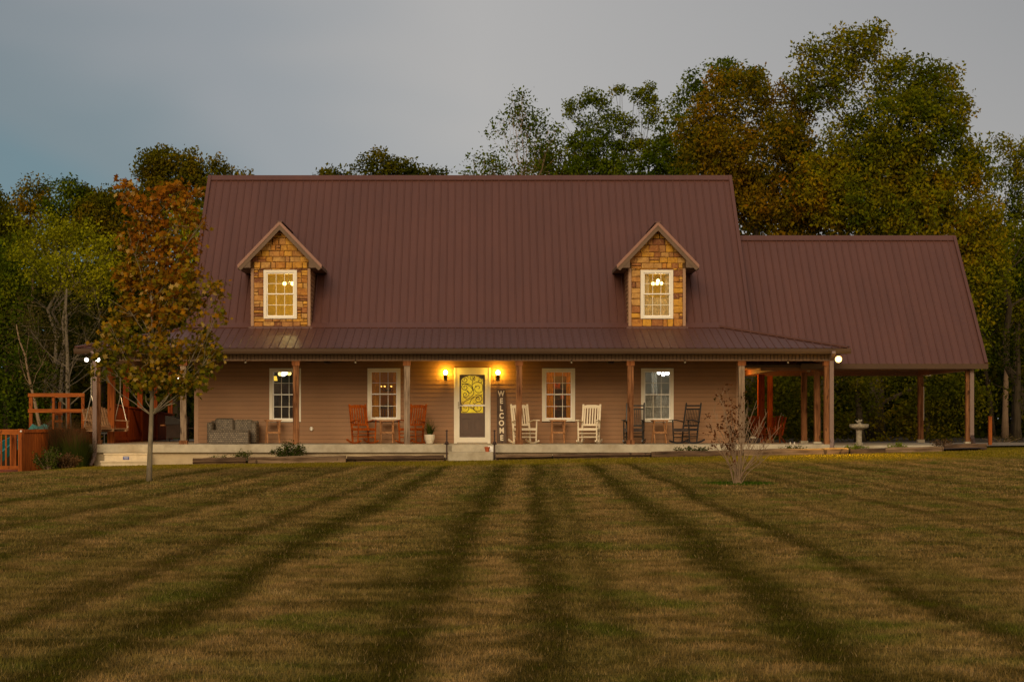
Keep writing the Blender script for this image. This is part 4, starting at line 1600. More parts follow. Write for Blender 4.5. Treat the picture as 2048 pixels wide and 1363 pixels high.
# ------------------------------------------------------------------ lamps outside
LAMP = emit('lamp_glass_glow', (1.0, 0.54, 0.045), 210)
for px, lab in ((891, 'lit bronze wall lantern on the siding just left of the front door'), (996, 'lit bronze wall lantern between the front door and the welcome sign')):
    p = P(px, 746, 60.80)
    t = thing('wall_lantern', lab, 'wall lantern', p, 0, 'lanterns beside the front door')
    MB().lathe([(.045, -.02), (.05, 0), (.045, .02)], (0, 0, -.06), 10).lathe([(.012, -.16), (.055, -.13), (.06, -.10), (.05, -.07), (.02, -.05)], (0, 0, 0), 12).build('lamp_base', M['bronze'], t)
    MB().tube([(0, 0, -.12), (0, .10, -.16), (0, .17, -.10)], .014, 6).box(-.05, .05, .165, .178, -.2, 0).build('wall_bracket', M['bronze'], t)
    MB().ball((0, 0, .02), .062, 12, 1.1).build('globe', LAMP, t, smooth=True)
    MB().tube([(-.075, 0, -.14), (-.075, 0, .10)], .006, 4).tube([(.075, 0, -.14), (.075, 0, .10)], .006, 4).lathe([(.08, -.15), (.085, -.14)], (0, 0, 0), 12).build('cage', M['bronze'], t)


def flood(px, py, Y, aim, lab, col, r, power, ecol, est):
    p = P(px, py, Y)
    t = thing('floodlight', lab, 'floodlight', p, 0, 'outdoor floodlights on the porch corners')
    d = (Vector(aim) - p).normalized()
    b = MB()
    aim_d = d
    d = (d + Vector((0, -1.3, .25))).normalized()
    pts = [Vector((0, 0, 0)) - d * .14, Vector((0, 0, 0)) - d * .10, Vector((0, 0, 0)) - d * .01]
    b.tube(pts, [.03, .05, r * .96], 14)
    b.tube([pts[0], Vector((0, .12, .10))], .018, 6)
    b.build('housing', M['bronze'], t)
    b = MB()
    a = d.cross(Vector((0, 0, 1))).normalized()
    c = a.cross(d)
    rings = []
    n = 18
    for (rr, dd) in ((r, 0), (r * .8, .03), (r * .45, .05), (.001, .055)):
        rings.append([d * dd + (a * math.cos(2 * math.pi * k / n) + c * math.sin(2 * math.pi * k / n)) * rr for k in range(n)])
    for ring in rings:
        b.v += [tuple(q) for q in ring]
    for i in range(3):
        for k in range(n):
            b.f.append((i * n + k, i * n + (k + 1) % n, (i + 1) * n + (k + 1) % n, (i + 1) * n + k))
    b.build('lens', emit('flood_glow', ecol, est), t, smooth=True)
    L = bpy.data.lights.new('flood_beam', 'SPOT')
    L.energy = power
    L.color = col
    L.spot_size = R(88)
    L.spot_blend = .9
    L.shadow_soft_size = .06
    o = bpy.data.objects.new('flood_beam', L)
    COL.objects.link(o)
    o.location = p + aim_d * .18
    o.rotation_euler = aim_d.to_track_quat('-Z', 'Y').to_euler()
    return t


flood(1677, 718, 57.9, (9.5, 54.9, -.3), 'single bright orange floodlight under the right end of the porch gutter', (1, .55, .05), .092, 3000, (1, .55, .14), 7)
flood(173, 719, 58.3, (-12.0, 56.2, -.6), 'outer left floodlight head, on the outside of the corner downspout', (1, .62, .25), .058, 130, (1, .86, .72), 7)
flood(195, 719, 58.2, (-8.8, 56.2, -.5), 'inner left floodlight head, between the corner downspout and the maple leaves', (1, .62, .22), .068, 420, (1, .86, .74), 7)
# warm lamp under the carport that reddens its rear posts and panels
t = thing('carport_lamp', 'warm lamp on the gable wall inside the carport, behind the house corner', 'lamp', (7.83, 66.2, 2.0))
MB().lathe([(.10, 0), (.11, .05), (.05, .08)], (0, 0, 0), 12).build('fitting', M['bronze'], t)
MB().ball((0, 0, -.01), .05, 10).build('globe', LAMP, t)
bulb_light((8.05, 66.2, 1.9), 45, (1, .36, .06), .05)
# lit bulb half hidden by the maple and the second porch post
t = thing('porch_bulb', 'bright bare bulb showing beside the second porch post through the maple', 'light bulb', P(360, 758, 63.5))
MB().ball((0, 0, 0), .07, 10, 1.3).build('globe', emit('bare_bulb', (1, .9, .7), 6), t)
MB().lathe([(.03, .08), (.035, .16)], (0, 0, 0), 8).tube([(0, 0, .16), (0, 0, .9)], .008, 4).build('socket', M['bronze'], t)
bulb_light(P(345, 760, 63.3), 34, (1, .55, .2), .05)

for i, px in enumerate((491, 711, 1143, 1370, 1576)):
    p = P(px, 724.5, 58.46)
    t = thing('eave_bulb', 'small pale unlit bulb under the porch header, %s' % ['above the wicker loveseat', 'above the left orange rocking chair', 'right of the right amber window', 'above the right black rocking chair', 'over the carport opening'][i], 'light bulb', p, 0, 'unlit bulbs under the porch header')
    MB().ball((0, 0, 0), .029, 10).build('bulb', M['stonebath'], t, smooth=True)
    MB().lathe([(.014, .03), (.016, .07)], (0, 0, 0), 8).build('socket', M['bronze'], t)

for px, lab in ((655, 'dark ceiling fan under the porch roof between the two left porch windows'), (1221, 'dark ceiling fan under the porch roof between the two right porch windows')):
    t = thing('ceiling_fan', lab, 'ceiling fan', (XX(px, 59.9), 59.9, 2.36), .3, 'porch ceiling fans')
    MB().lathe([(.06, -.06), (.11, -.03), (.11, .04), (.03, .06), (.03, .19)], (0, 0, 0), 12).build('motor', M['bronze'], t)
    for k in range(5):
        a = k * 2 * math.pi / 5
        b = MB()
        b.beam((.12 * math.cos(a), .12 * math.sin(a), 0), (.66 * math.cos(a), .66 * math.sin(a), 0), .13, .012)
        b.build('blade', M['dark'], t)

# ------------------------------------------------------------------ porch furniture
def rocker_side(b, x, m=1.0, r=.018):
    pts = []
    for i in range(11):
        y = -.44 + 1.02 * i / 10
        pts.append((x, y, .025 + .30 * (y - .02) ** 2))
    for p, q in zip(pts, pts[1:]):
        b.beam(p, q, .035, .045)


def make_rocker(m, style, label):
    t = thing('rocking_chair', label, 'rocking chair')
    W_ = .27
    for s in (-1, 1):
        b = MB()
        rocker_side(b, s * W_)
        b.build('rocker', m, t)
        MB().tube([(s * W_, -.22, .055), (s * W_, -.25, .40), (s * W_, -.27, .665)], [.021, .024, .021], 6).build('front_leg', m, t)
        b = MB()
        if style == 'slat':
            b.beam((s * (W_ - .02), .20, .05), (s * (W_ - .02), .26, .45), .045, .04)
            b.beam((s * (W_ - .02), .26, .45), (s * (W_ - .02), .44, 1.14), .05, .035)
        else:
            b.tube([(s * (W_ - .02), .20, .04), (s * (W_ - .02), .26, .45), (s * (W_ - .02), .43, 1.15), (s * (W_ - .02), .435, 1.19)], [.022, .026, .026, .012], 7)
        b.build('back_post', m, t)
        b = MB()
        ay = .31
        b.beam((s * (W_ + .01), -.36, .675), (s * (W_ + .005), -.1, .685), .10, .024)
        b.beam((s * (W_ + .005), -.1, .685), (s * (W_ - .01), ay, .63), .06, .024)
        b.build('armrest', m, t)
        for zz, dz_ in ((.18, 0), (.29, 0)):
            MB().tube([(s * W_, -.235, zz), (s * (W_ - .015), .225, zz)], .012, 5).build('side_stretcher', m, t)
    for zz in (.19, .30):
        MB().tube([(-W_, -.235, zz), (W_, -.235, zz)], .013, 5).build('front_stretcher', m, t)
    MB().tube([(-W_, .215, .22), (W_, .215, .22)], .012, 5).build('rear_stretcher', m, t)
    fr = MB()
    fr.box(-W_, W_, -.275, -.235, .385, .435)
    fr.box(-W_ - .01, -W_ + .03, -.234, .24, .38, .42)
    fr.box(W_ - .03, W_ + .01, -.234, .24, .38, .42)
    fr.build('seat_frame', m, t)
    if style == 'slat':
        for i in range(8):
            y = -.26 + i * .066
            MB().box(-W_ + .02, W_ - .02, y, y + .05, .4355 - .04 * math.sin(i / 7 * math.pi) * .6, .452 - .04 * math.sin(i / 7 * math.pi) * .6).build('seat_slat', m, t)

        def bp(z):
            return .26 + (.18) * (z - .45) / .69
        for i in range(6):
            x = -.19 + i * .076
            MB().beam((x, bp(.56) - .01, .56), (x, bp(1.06) - .01, 1.06), .038, .014, up=(0, 1, 0)).build('back_slat', m, t)
        b = MB()
        b.prism([(-W_ + .02, 1.03), (W_ - .02, 1.03), (W_ - .02, 1.10), (.12, 1.125), (-.12, 1.125), (-W_ + .02, 1.10)], 'y', .385, .415)
        b.build('top_rail', m, t)
        MB().beam((-W_ + .02, bp(.545), .545), (W_ - .02, bp(.545), .545), .03, .06).build('lower_rail', m, t)
    else:
        MB().box(-W_ + .02, W_ - .02, -.233, .25, .40, .44).box(-W_ + .02, W_ - .02, -.29, -.2755, .35, .445).build('woven_seat', M['dark'], t)
        for zz in (1.00, 1.10):
            MB().beam((-W_ + .02, .26 + .18 * (zz - .45) / .69, zz), (W_ - .02, .26 + .18 * (zz - .45) / .69, zz), .02, .045).build('back_rail', m, t)
        MB().beam((-W_ + .02, .285, .52), (W_ - .02, .285, .52), .022, .05).build('lower_rail', m, t)
        for i in range(8):
            x = -.19 + i * .054
            MB().tube([(x, .29, .53), (x, .405, .99)], .009, 5).build('spindle', m, t)
    return t


o1 = make_rocker(M['orange'], 'slat', 'orange slat-back rocking chair left of the amber window, turned to the right')
o1.location = (XX(727, 59.9), 59.85, 0)
o1.rotation_euler.z = R(27)
dup(o1, (XX(823, 59.9), 59.85, 0), R(-27), 'orange slat-back rocking chair half behind a grey post, beside the potted plant', 'orange rocking chairs')
o1['group'] = 'orange rocking chairs'
w1 = make_rocker(M['whitepaint'], 'slat', 'white rocking chair standing behind the post next to the welcome sign')
w1.location = (XX(1049, 59.9), 59.85, 0)
w1.rotation_euler.z = R(20)
w1['group'] = 'white rocking chairs'
dup(w1, (XX(1178, 59.9), 59.85, 0), R(-14), 'white rocking chair in the open, on bare siding right of the amber window', 'white rocking chairs')
b1 = make_rocker(M['blackpaint'], 'spindle', 'black spindle-back rocking chair standing behind a post at the rightmost porch window')
b1.location = (XX(1268, 59.9), 59.85, 0)
b1.rotation_euler.z = R(-10)
b1['group'] = 'black rocking chairs'
dup(b1, (XX(1371, 59.9), 59.85, 0), R(-38), 'black spindle-back rocking chair in the open, turned to the left near the bare shrub', 'black rocking chairs')


def make_tray(label):
    t = thing('side_table', label, 'side table', group='folding wooden side tables')
    b = MB()
    for i in range(4):
        b.box(-.245, .245, -.17 + i * .086, -.09 + i * .086, .67, .69)
    b.box(-.22, .22, -.15, -.12, .64, .669)
    b.box(-.22, .22, .12, .15, .64, .669)
    b.build('top', M['tablewood'], t)
    for s in (-1, 1):
        MB().beam((s * .185, -.14, .66), (s * .205, .13, 0.01), .032, .022).build('leg', M['tablewood'], t)
        MB().beam((s * .155, .14, .66), (s * .172, -.14, 0.01), .032, .022).build('leg', M['tablewood'], t)
    MB().box(-.20, .20, -.10, -.07, .30, .33).build('stretcher', M['tablewood'], t)
    MB().box(-.19, .19, .05, .08, .32, .345).build('stretcher', M['tablewood'], t)
    return t


t1 = make_tray('folding wooden side table beside the wicker loveseat')
t1.location = (XX(546, 60.5), 60.5, 0)
t1.rotation_euler.z = R(12)
dup(t1, (XX(774, 60.5), 60.5, 0), 0, 'folding wooden side table between the two orange rocking chairs')
dup(t1, (XX(1116, 60.5), 60.5, 0), R(3), 'folding wooden side table between the two white rocking chairs')
dup(t1, (XX(1319, 60.4), 60.4, 0), R(10), 'folding wooden side table between the two black rocking chairs')


def rbox(b, x0, x1, y0, y1, z0, z1, r=.03):
    """box with chamfered upright and top edges"""
    n = [(x0 + r, y0), (x1 - r, y0), (x1, y0 + r), (x1, y1 - r), (x1 - r, y1), (x0 + r, y1), (x0, y1 - r), (x0, y0 + r)]
    cx, cy = (x0 + x1) / 2, (y0 + y1) / 2
    top = [(cx + (u - cx) * (1 - 2 * r / (x1 - x0)), cy + (v - cy) * (1 - 2 * r / (y1 - y0))) for u, v in n]
    vs = [(u, v, z0) for u, v in n] + [(u, v, z1 - r) for u, v in n] + [(u, v, z1) for u, v in top]
    fs = [tuple(range(8))[::-1], tuple(range(16, 24))]
    for l in (0, 8):
        fs += [(l + i, l + (i + 1) % 8, l + 8 + (i + 1) % 8, l + 8 + i) for i in range(8)]
    return b.add(vs, fs)


lv = thing('loveseat', 'grey-brown woven wicker loveseat with two back cushions against the left siding', 'loveseat', (XX(467, 60.4), 60.4, 0), R(-3))
rbox(MB(), -.70, .70, .18, .32, .05, .66).build('backrest', M['wicker'], lv)
rbox(MB(), -.53, .53, -.30, .17, .05, .33).build('seat_base', M['wicker'], lv)
rbox(MB(), -.55, -.0, .02, .165, .335, .735, .04).build('back_cushion', M['wicker'], lv)
q = rbox(MB(), .01, .56, .02, .165, .335, .70, .04).build('back_cushion', M['wicker'], lv)
for s in (-1, 1):
    rbox(MB(), min(s * .72, s * .56), max(s * .72, s * .56), -.34, .176, .03, .62).build('armrest', M['wicker'], lv)
ot = thing('wicker_ottoman', 'low wicker ottoman pushed against the front of the wicker loveseat', 'ottoman', (XX(460, 59.6), 59.55, 0))
rbox(MB(), -.57, .57, -.26, .24, .02, .36, .02).build('body', M['wicker'], ot)
rbox(MB(), -.575, .575, -.27, .25, .361, .40, .015).build('lid', M['wicker'], ot)

# plant pot
pp = thing('potted_plant', 'leafy spider-like plant in a white pot between orange chair and front door', 'potted plant', (XX(859, 59.9), 59.9, 0))
MB().lathe([(.08, 0), (.10, .01), (.145, .13), (.155, .22), (.15, .265), (.13, .265), (.12, .22)], (0, 0, 0), 16).build('pot', M['pot'], pp, smooth=False)


def blades(n, h, spread, w, seed, z0=0.0, droop=.6, base=.06):
    rg = random.Random(seed)
    b = MB()
    for i in range(n):
        a = rg.uniform(0, 2 * math.pi)
        L = h * rg.uniform(.55, 1.15)
        s = spread * rg.uniform(.15, 1.0)
        r0 = base * rg.random() ** .5
        dx_, dy_ = math.cos(a), math.sin(a)
        ww = w * rg.uniform(.6, 1.2)
        px_, py_ = -dy_ * ww, dx_ * ww
        P_ = []
        for k in range(4):
            t = k / 3
            r = r0 + s * t ** 1.6
            z = z0 + L * (t - droop * (s / spread) * t * t * .62)
            f = 1 - t * .85
            P_.append(((dx_ * r + px_ * f, dy_ * r + py_ * f, z), (dx_ * r - px_ * f, dy_ * r - py_ * f, z)))
        for k in range(3):
            b.quad(P_[k][0], P_[k][1], P_[k + 1][1], P_[k + 1][0])
    return b


blades(110, .52, .34, .011, 4, .22, .75).build('leaves', M['leaf_shrub'], pp, fix=False)

# welcome sign
sg = thing('welcome_sign', 'tall dark board reading WELCOME in white capitals right of the door', 'sign', P(1003.5, 886.5, 60.55), 0)
sg.rotation_euler.x = R(-10)
sg.rotation_euler.y = R(-.6)
bh = 1.60
sb = MB()
sb.prism([(-.135, 0), (.14, 0), (.137, .5), (.133, 1.1), (.125, bh), (-.13, bh - .01), (-.128, 1.0), (-.137, .6)], 'y', 0, .022)
sb.build('board', M['signboard'], sg)
for i, ch in enumerate('WELCOME'):
    cu = bpy.data.curves.new('letter_' + ch.lower(), 'FONT')
    cu.body = ch
    cu.size = .225
    cu.extrude = .004
    cu.offset = .0075
    cu.align_x = 'CENTER'
    cu.align_y = 'CENTER'
    cu.materials.append(M['letter'])
    tmp = bpy.data.objects.new('tmp', cu)
    COL.objects.link(tmp)
    bpy.context.view_layer.update()
    me = bpy.data.meshes.new_from_object(tmp)
    bpy.data.objects.remove(tmp)
    o = link('letter', me, sg, (0.004 * (i % 2), -.006, 1.475 - i * .219))
    o.rotation_euler = (R(90), 0, R(0))
    xs = .78 if ch == 'W' else (.80 if ch == 'M' else .84)
    o.scale = (xs, .98, 1)

t = thing('outlet_cover', 'small grey oval outlet cover on the siding right of the first window', 'outlet cover', P(623, 857, 60.96))
MB().lathe([(.06, 0), (.06, .02), (.04, .035)], (0, 0, 0), 14).build('cover', M['concrete'], t).rotation_euler = (R(90), 0, 0)
MB().box(-.022, .022, -.05, -.036, -.05, .06).build('flap', M['vinyl'], t)

for px, lab in ((893.5, 'rusty iron rail post at the left side of the front step'), (989, 'rusty iron rail post at the right side of the front step')):
    z0 = ZZ(919, 57.9)
    h = ZZ(862, 57.9) - z0
    t = thing('rail_post', lab, 'post', (XX(px, 57.85), 57.85, z0), 0, 'iron posts beside the front step')
    MB().box(-.022, .022, -.022, .022, 0, h).build('shaft', M['iron'], t)
    MB().lathe([(.03, 0), (.05, .03), (.05, .07), (.03, .10)], (0, 0, h * .52), 8).lathe([(.03, 0), (.036, .02), (.02, .04)], (0, 0, h), 8).build('collar', M['iron'], t)
    MB().beam((-.07, 0, h * .56), (.07, .02, h * .56), .02, .02).beam((0, .02, h * .56), (0, .42, h * .56), .02, .02).build('wall_bracket', M['iron'], t)
t = thing('terracotta_pot', 'tiny terracotta pot standing on the front step', 'flower pot', (XX(974.5, 57.75), 57.75, -.20))
MB().lathe([(.05, 0), (.068, .10), (.078, .105), (.078, .14), (.066, .14), (.06, .12)], (0, 0, 0), 14).build('pot', M['terra'], t)
t = thing('white_tile', 'small square white tile leaning behind the terracotta pot on the front step', 'tile', (XX(981, 58.0), 57.98, -.20))
t.rotation_euler.x = R(-8)
MB().box(-.07, .07, 0, .015, 0, .16).build('face', M['vinyl'], t)

# ------------------------------------------------------------------ swing, deck, play tower at the left
sw = thing('porch_swing', 'light wooden porch swing hanging on chains at the left end of the porch', 'porch swing', (XX(213, 60.4), 60.4, .42), R(58))
for i in range(6):
    MB().box(-.62, .62, -.26 + i * .085, -.185 + i * .085, 0, .022).build('seat_slat', M['swingwood'], sw)
for x in (-.55, 0, .55):
    MB().box(x - .02, x + .02, -.28, .26, -.07, -.001).build('seat_rail', M['swingwood'], sw)
    MB().beam((x, .22, -.06), (x, .42, .58), .04, .04).build('back_rail', M['swingwood'], sw)
for i in range(11):
    x = -.57 + i * .114
    hh = .50 + .12 * math.sin(math.pi * i / 10)
    MB().beam((x, .23, .05), (x, .23 + .3 * hh, .05 + hh), .075, .016, up=(0, 1, 0)).build('back_slat', M['swingwood'], sw)
MB().beam((-.64, .24, .07), (.64, .24, .07), .03, .08).build('lower_rail', M['swingwood'], sw)
for s in (-1, 1):
    MB().beam((s * .62, -.30, .24), (s * .62, .32, .26), .08, .022).build('armrest', M['swingwood'], sw)
    MB().box(s * .62 - .02, s * .62 + .02, -.27, -.23, -.05, .229).build('arm_support', M['swingwood'], sw)
    top = Vector((s * .62, .02, 1.92))
    mid_ = Vector((s * .62, .02, .98))
    b = MB()
    b.tube([top, mid_], .012, 5)
    b.tube([mid_, (s * .62, -.27, .05)], .012, 5)
    b.tube([mid_, (s * .62, .30, .05)], .012, 5)
    for k in range(16):
        z = .98 + k * .058
        b.cbox((s * .62, .02, z), (.034, .014 if k % 2 else .034, .03))
    b.build('chain', M['chain'], sw)

# fence beside the side porch: vertical boards that step down to the back
fn = thing('privacy_fence', 'dark red board fence along the side porch behind the maple trunk', 'fence', (-10.84, 61.1, 0))
nb = 84
for i in range(nb):
    y = i * .142
    top = 1.12 - .27 * y / 12 - .02 * (i % 3 == 0)
    MB().box(-.012, .012, y + .006, y + .136, -.05, top).build('fence_board', M['redwood'], fn)
b = MB()
b.beam((.03, 0, 1.14), (.03, 12, .87), .12, .04)
b.build('top_rail', M['redwood'], fn)
MB().beam((.035, 0, .12), (.035, 12, .10), .04, .09).build('bottom_rail', M['redwood'], fn)
MB().beam((.05, 3.6, 1.0), (.05, 5.2, .12), .03, .09).build('diagonal_brace', M['redwood'], fn)

gr = thing('grill', 'dark covered grill standing on the side porch by the red fence', 'grill', (XX(349, 65), 65, 0))
b = MB()
b.box(-.22, .42, -.25, .25, .12, .55)
b.build('cabinet', M['dark'], gr)
MB().prism([(-.25, .551), (.44, .551), (.44, .80), (.34, .74), (.2, .70), (-.02, .80), (-.25, .82)], 'y', -.28, .28).build('lid', M['blackpaint'], gr)
MB().box(-.42, -.251, -.2, .2, .50, .54).build('side_shelf', M['tablewood'], gr)
for a in (-.2, .4):
    MB().box(a - .02, a + .02, -.24, -.2, 0, .119).box(a - .02, a + .02, .2, .24, 0, .119).build('leg', M['blackpaint'], gr)
ch = thing('patio_chair', 'dark metal patio chair against the house corner behind the second post', 'chair', (XX(380, 63.2), 63.2, 0), R(-60))
MB().box(-.24, .24, -.22, .22, .42, .45).build('seat', M['dark'], ch)
for a in (-.22, .22):
    MB().tube([(a, -.22, 0), (a, -.24, .64), (a, .2, .64)], .014, 5).build('leg', M['blackpaint'], ch)
    MB().tube([(a, .26, 0), (a, .22, .45), (a, .32, 1.12)], .014, 5).build('leg', M['blackpaint'], ch)
for i in range(6):
    MB().tube([(-.18 + i * .072, .235, .48), (-.18 + i * .072, .315, 1.08)], .008, 4).build('spindle', M['blackpaint'], ch)
MB().tube([(-.22, .32, 1.12), (0, .33, 1.16), (.22, .32, 1.12)], .016, 5).build('crest_rail', M['blackpaint'], ch)

# gate and deck corner
YG = 56.6
gt = thing('deck_fence', 'orange stained picket fence with solid side at the left edge of the deck', 'fence', (XX(42, YG), YG, ZZ(944, YG)))
sc_ = YG / FPX


def gx(px):
    return (px - 42) * sc_


def gz(py):
    return (944 - py) * sc_


MB().box(gx(37), gx(46), -.06, .06, gz(944), gz(857)).build('corner_post', M['stainwood'], gt)
MB().box(gx(-70), gx(36.5), -.05, .05, gz(868), gz(858)).build('top_rail', M['stainwood_x'], gt)
MB().box(gx(-70), gx(36.5), -.03, .03, gz(938), gz(931)).build('bottom_rail', M['stainwood_x'], gt)
for px in (-66, -54, -42, -30, -18, -6, 2.5, 12, 21.5, 31):
    MB().box(gx(px) - .022, gx(px) + .022, -.02, .02, gz(931), gz(868)).build('picket', M['stainwood'], gt)
MB().box(gx(14), gx(24), .5, .62, gz(940), gz(866)).build('inner_post', M['stainwood'], gt)
MB().box(gx(-70), gx(46), -.08, 3.0, gz(958), gz(943)).build('deck_edge', M['redwood'], gt)
b0, b1_ = Vector((gx(46.5), 0, 0)), Vector((gx(46.5) + .15, 0, 0))
for i in range(16):
    # side boards recede towards the pool
    x = gx(47) + i * .068
    y = i * .33
    MB().beam((x, y, gz(943)), (x, y, gz(864.5)), .03, .31, up=(.2, 1, 0)).build('side_board', M['stainwood'], gt)
MB().beam((gx(46), 0, gz(861.5)), (gx(47) + 16 * .068, 16 * .33, gz(861.5)), .09, .09).build('side_rail', M['stainwood'], gt)
MB().ball((gx(43), -.07, gz(862)), .03, 8).build('finial', M['vinyl'], gt)

# pool panel behind dark railing
pn = thing('pool_wall', 'white pool wall showing behind a dark railing left of the porch', 'pool', (XX(128, 66), 66, -.9))
n = 20
b = MB()
for i in range(n):
    a0, a1 = math.pi + math.pi * i / n, math.pi + math.pi * (i + 1) / n
    r = 1.0
    b.add([(r * math.cos(a0), r * math.sin(a0) + .8, 0), (r * math.cos(a1), r * math.sin(a1) + .8, 0), (r * math.cos(a1), r * math.sin(a1) + .8, 1.17), (r * math.cos(a0), r * math.sin(a0) + .8, 1.17)], [(0, 1, 2, 3)])
b.build('wall', M['whitepanel'], pn)
rl = thing('dark_railing', 'dark metal railing in front of the white pool wall', 'railing', (XX(128, 65), 64.9, -.9))
MB().box(-1.3, 1.6, -.02, .02, 1.15, 1.2).build('top_rail', M['darkmetal'], rl)
for i in range(20):
    MB().box(-1.28 + i * .15, -1.25 + i * .15, -.015, .015, 0, 1.15).build('baluster', M['darkmetal'], rl)

# play tower frame
YT = 68.0
tw = thing('play_tower', 'orange timber play tower frame standing left of the porch', 'play tower', (XX(112, YT), YT, -.9))
ts = YT / FPX


def tx(px):
    return (px - 112) * ts


def tz(py):
    return ZZ(py, YT) + .9


for px, yy, top, w in ((62, 0, 787, .11), (90, 1.4, 787, .09), (107, 0, 786, .08), (113.5, .5, 803, .09), (120, 1.4, 786, .09), (166, 0, 787, .10)):
    MB().box(tx(px) - w / 2, tx(px) + w / 2, yy - w / 2, yy + w / 2, 0, tz(top)).build('post', M['stainwood'], tw)
for (a, b_, py, yy) in ((57, 170, 789.5, -.075), (57, 168, 821, -.075), (88, 122, 790, 1.33), (88, 122, 821, 1.33)):
    MB().box(tx(a), tx(b_), yy - .02, yy + .02, tz(py) - .06, tz(py) + .06).build('rail', M['stainwood_x'], tw)
for k in range(7):
    MB().box(tx(102), tx(120), .40, .44, .3 + k * .24, .38 + k * .24).build('rung', M['stainwood_x'], tw)
MB().box(tx(60), tx(168), -.05, 1.45, .80, .86).build('platform', M['stainwood_x'], tw)
sd = thing('slide', 'teal plastic slide beside the play tower above the deck fence', 'slide', (XX(62, 64), 64, -.9))
b = MB()
ss = 64 / FPX
prof = [(-.3, .0), (-.27, .28), (-.22, .28), (-.2, .06), (.2, .06), (.22, .28), (.27, .28), (.3, 0)]
o = len(b.v)
segs = [(-.30, 0, ZZ(845, 64) + .9), (.25, 0, ZZ(851, 64) + .9), (-1.2, -1.4, .5), (-1.5, -2.0, .2)]
path = [Vector((.35, .5, ZZ(850, 64) + .52)), Vector((0, 0, ZZ(852, 64) + .52)), Vector((-.55, -1.0, .62)), Vector((-.9, -2.0, .15))]
for i, p in enumerate(path):
    d = (path[min(i + 1, 3)] - path[max(0, i - 1)]).normalized()
    a = Vector((-d.y, d.x, 0)).normalized()
    for u, w in prof:
        b.v.append(tuple(p + a * u + Vector((0, 0, w))))
for i in range(3):
    for k in range(7):
        b.f.append((o + i * 8 + k, o + i * 8 + k + 1, o + i * 8 + 9 + k, o + i * 8 + 8 + k))
b.build('chute', M['teal'], sd)
MB().prism([(tx(45) - tx(62), 1.20), (tx(57) - tx(62), 1.46), (tx(70) - tx(62), 1.38), (tx(80) - tx(62), 1.47), (tx(88) - tx(62), 1.40), (tx(84) - tx(62), 1.20)], 'y', .55, .62).build('hood', M['teal'], sd)

# birdbath and things by the carport
bb = thing('birdbath', 'weathered stone birdbath with a small bird figure, in front of the carport', 'birdbath', (XX(1718, 60.0), 60.0, -.05))
MB().lathe([(.13, 0), (.13, .05), (.085, .09), (.08, .30), (.09, .44), (.12, .46)], (0, 0, 0), 14).build('pedestal', M['stonebath'], bb)
MB().lathe([(.10, .455), (.22, .49), (.275, .53), (.285, .60), (.27, .615), (.235, .60), (.10, .56)], (0, 0, 0), 22).build('basin', M['stonebath'], bb)
f = MB()
f.lathe([(.05, .58), (.06, .62), (.03, .66)], (.02, 0, 0), 8)
f.tube([(-.06, 0, .66), (.0, 0, .70), (.06, 0, .71)], [.02, .04, .03], 8)
f.tube([(.05, 0, .70), (.085, 0, .74)], [.03, .022], 8)
f.tube([(-.04, 0, .68), (-.11, .0, .73)], [.02, .008], 6)
f.tube([(0, 0, .70), (.0, .06, .76)], [.02, .008], 6)
f.build('bird_figure', M['stonebath'], bb)
pf = thing('marker_post', 'short square orange post at the far right edge of the drive', 'post', (XX(1980, 63), 63, ZZ(889, 63)))
MB().box(-.05, .05, -.05, .05, 0, (889 - 833) * 63 / FPX).build('shaft', M['stainwood'], pf)
MB().box(-.06, .06, -.06, .06, (889 - 833) * 63 / FPX, (889 - 832) * 63 / FPX).build('cap', M['stainwood'], pf)
ln = thing('hanging_lantern', 'pale glass lantern on a bracket beside the post right of the carport opening', 'lantern', P(1617, 727, 61.6))
MB().box(-.09, .09, -.02, .02, .0, .03).beam((-.09, 0, .015), (-.02, 0, -.10), .03, .03).build('wall_bracket', M['tablewood'], ln)
MB().lathe([(.02, -.10), (.075, -.13), (.05, -.145)], (0, 0, 0), 6).build('roof', M['tablewood'], ln)
MB().lathe([(.045, -.24), (.055, -.145)], (0, 0, 0), 6).build('glass', M['pot'], ln)
MB().lathe([(.06, -.26), (.06, -.241)], (0, 0, 0), 6).build('base', M['tablewood'], ln)
# slatted garden chairs glimpsed behind the bare shrub
for px, rz, lab in ((1520, 25, 'reddish slatted garden chair standing in the open bay, left of the orange post'), (1551, -30, 'orange slatted garden chair standing in the open bay, right of the orange post')):
    a_ = thing('garden_chair', lab, 'chair', (XX(px, 65.5), 65.5, -.05), R(rz), 'garden chairs under the carport')
    a_.scale = (.84, .84, .84)
    for i in range(5):
        MB().beam((-.22 + i * .11, .1, .3), (-.24 + i * .12, .42, .98 + .05 * math.sin(i / 4 * math.pi)), .085, .018, up=(0, 1, 0)).build('back_slat', M['redwood'], a_)
    for i in range(4):
        MB().box(-.26, .26, -.32 + i * .11, -.23 + i * .11, .34 - i * .02, .36 - i * .02).build('seat_slat', M['stainwood_x'], a_)
    for s in (-1, 1):
        MB().box(s * .30 - .05, s * .30 + .05, -.36, .3, .55, .575).build('armrest', M['stainwood'], a_)
        MB().box(s * .29 - .02, s * .29 + .02, -.33, -.26, 0, .549).build('leg', M['stainwood'], a_)
        MB().beam((s * .25, .35, 0), (s * .25, -.25, .32), .03, .08).build('leg', M['stainwood'], a_)

t = thing('planter_bowl', 'low dark bowl planter on the slab behind the bare shrub', 'planter', (XX(1506, 61.5), 61.5, -.05))
MB().lathe([(.12, 0), (.22, .08), (.27, .20), (.25, .20), (.2, .16)], (0, 0, 0), 16).build('bowl', M['dark'], t)
MB().ball((0, 0, .20), .10, 8, .5).build('pale_stone', M['pot'], t)

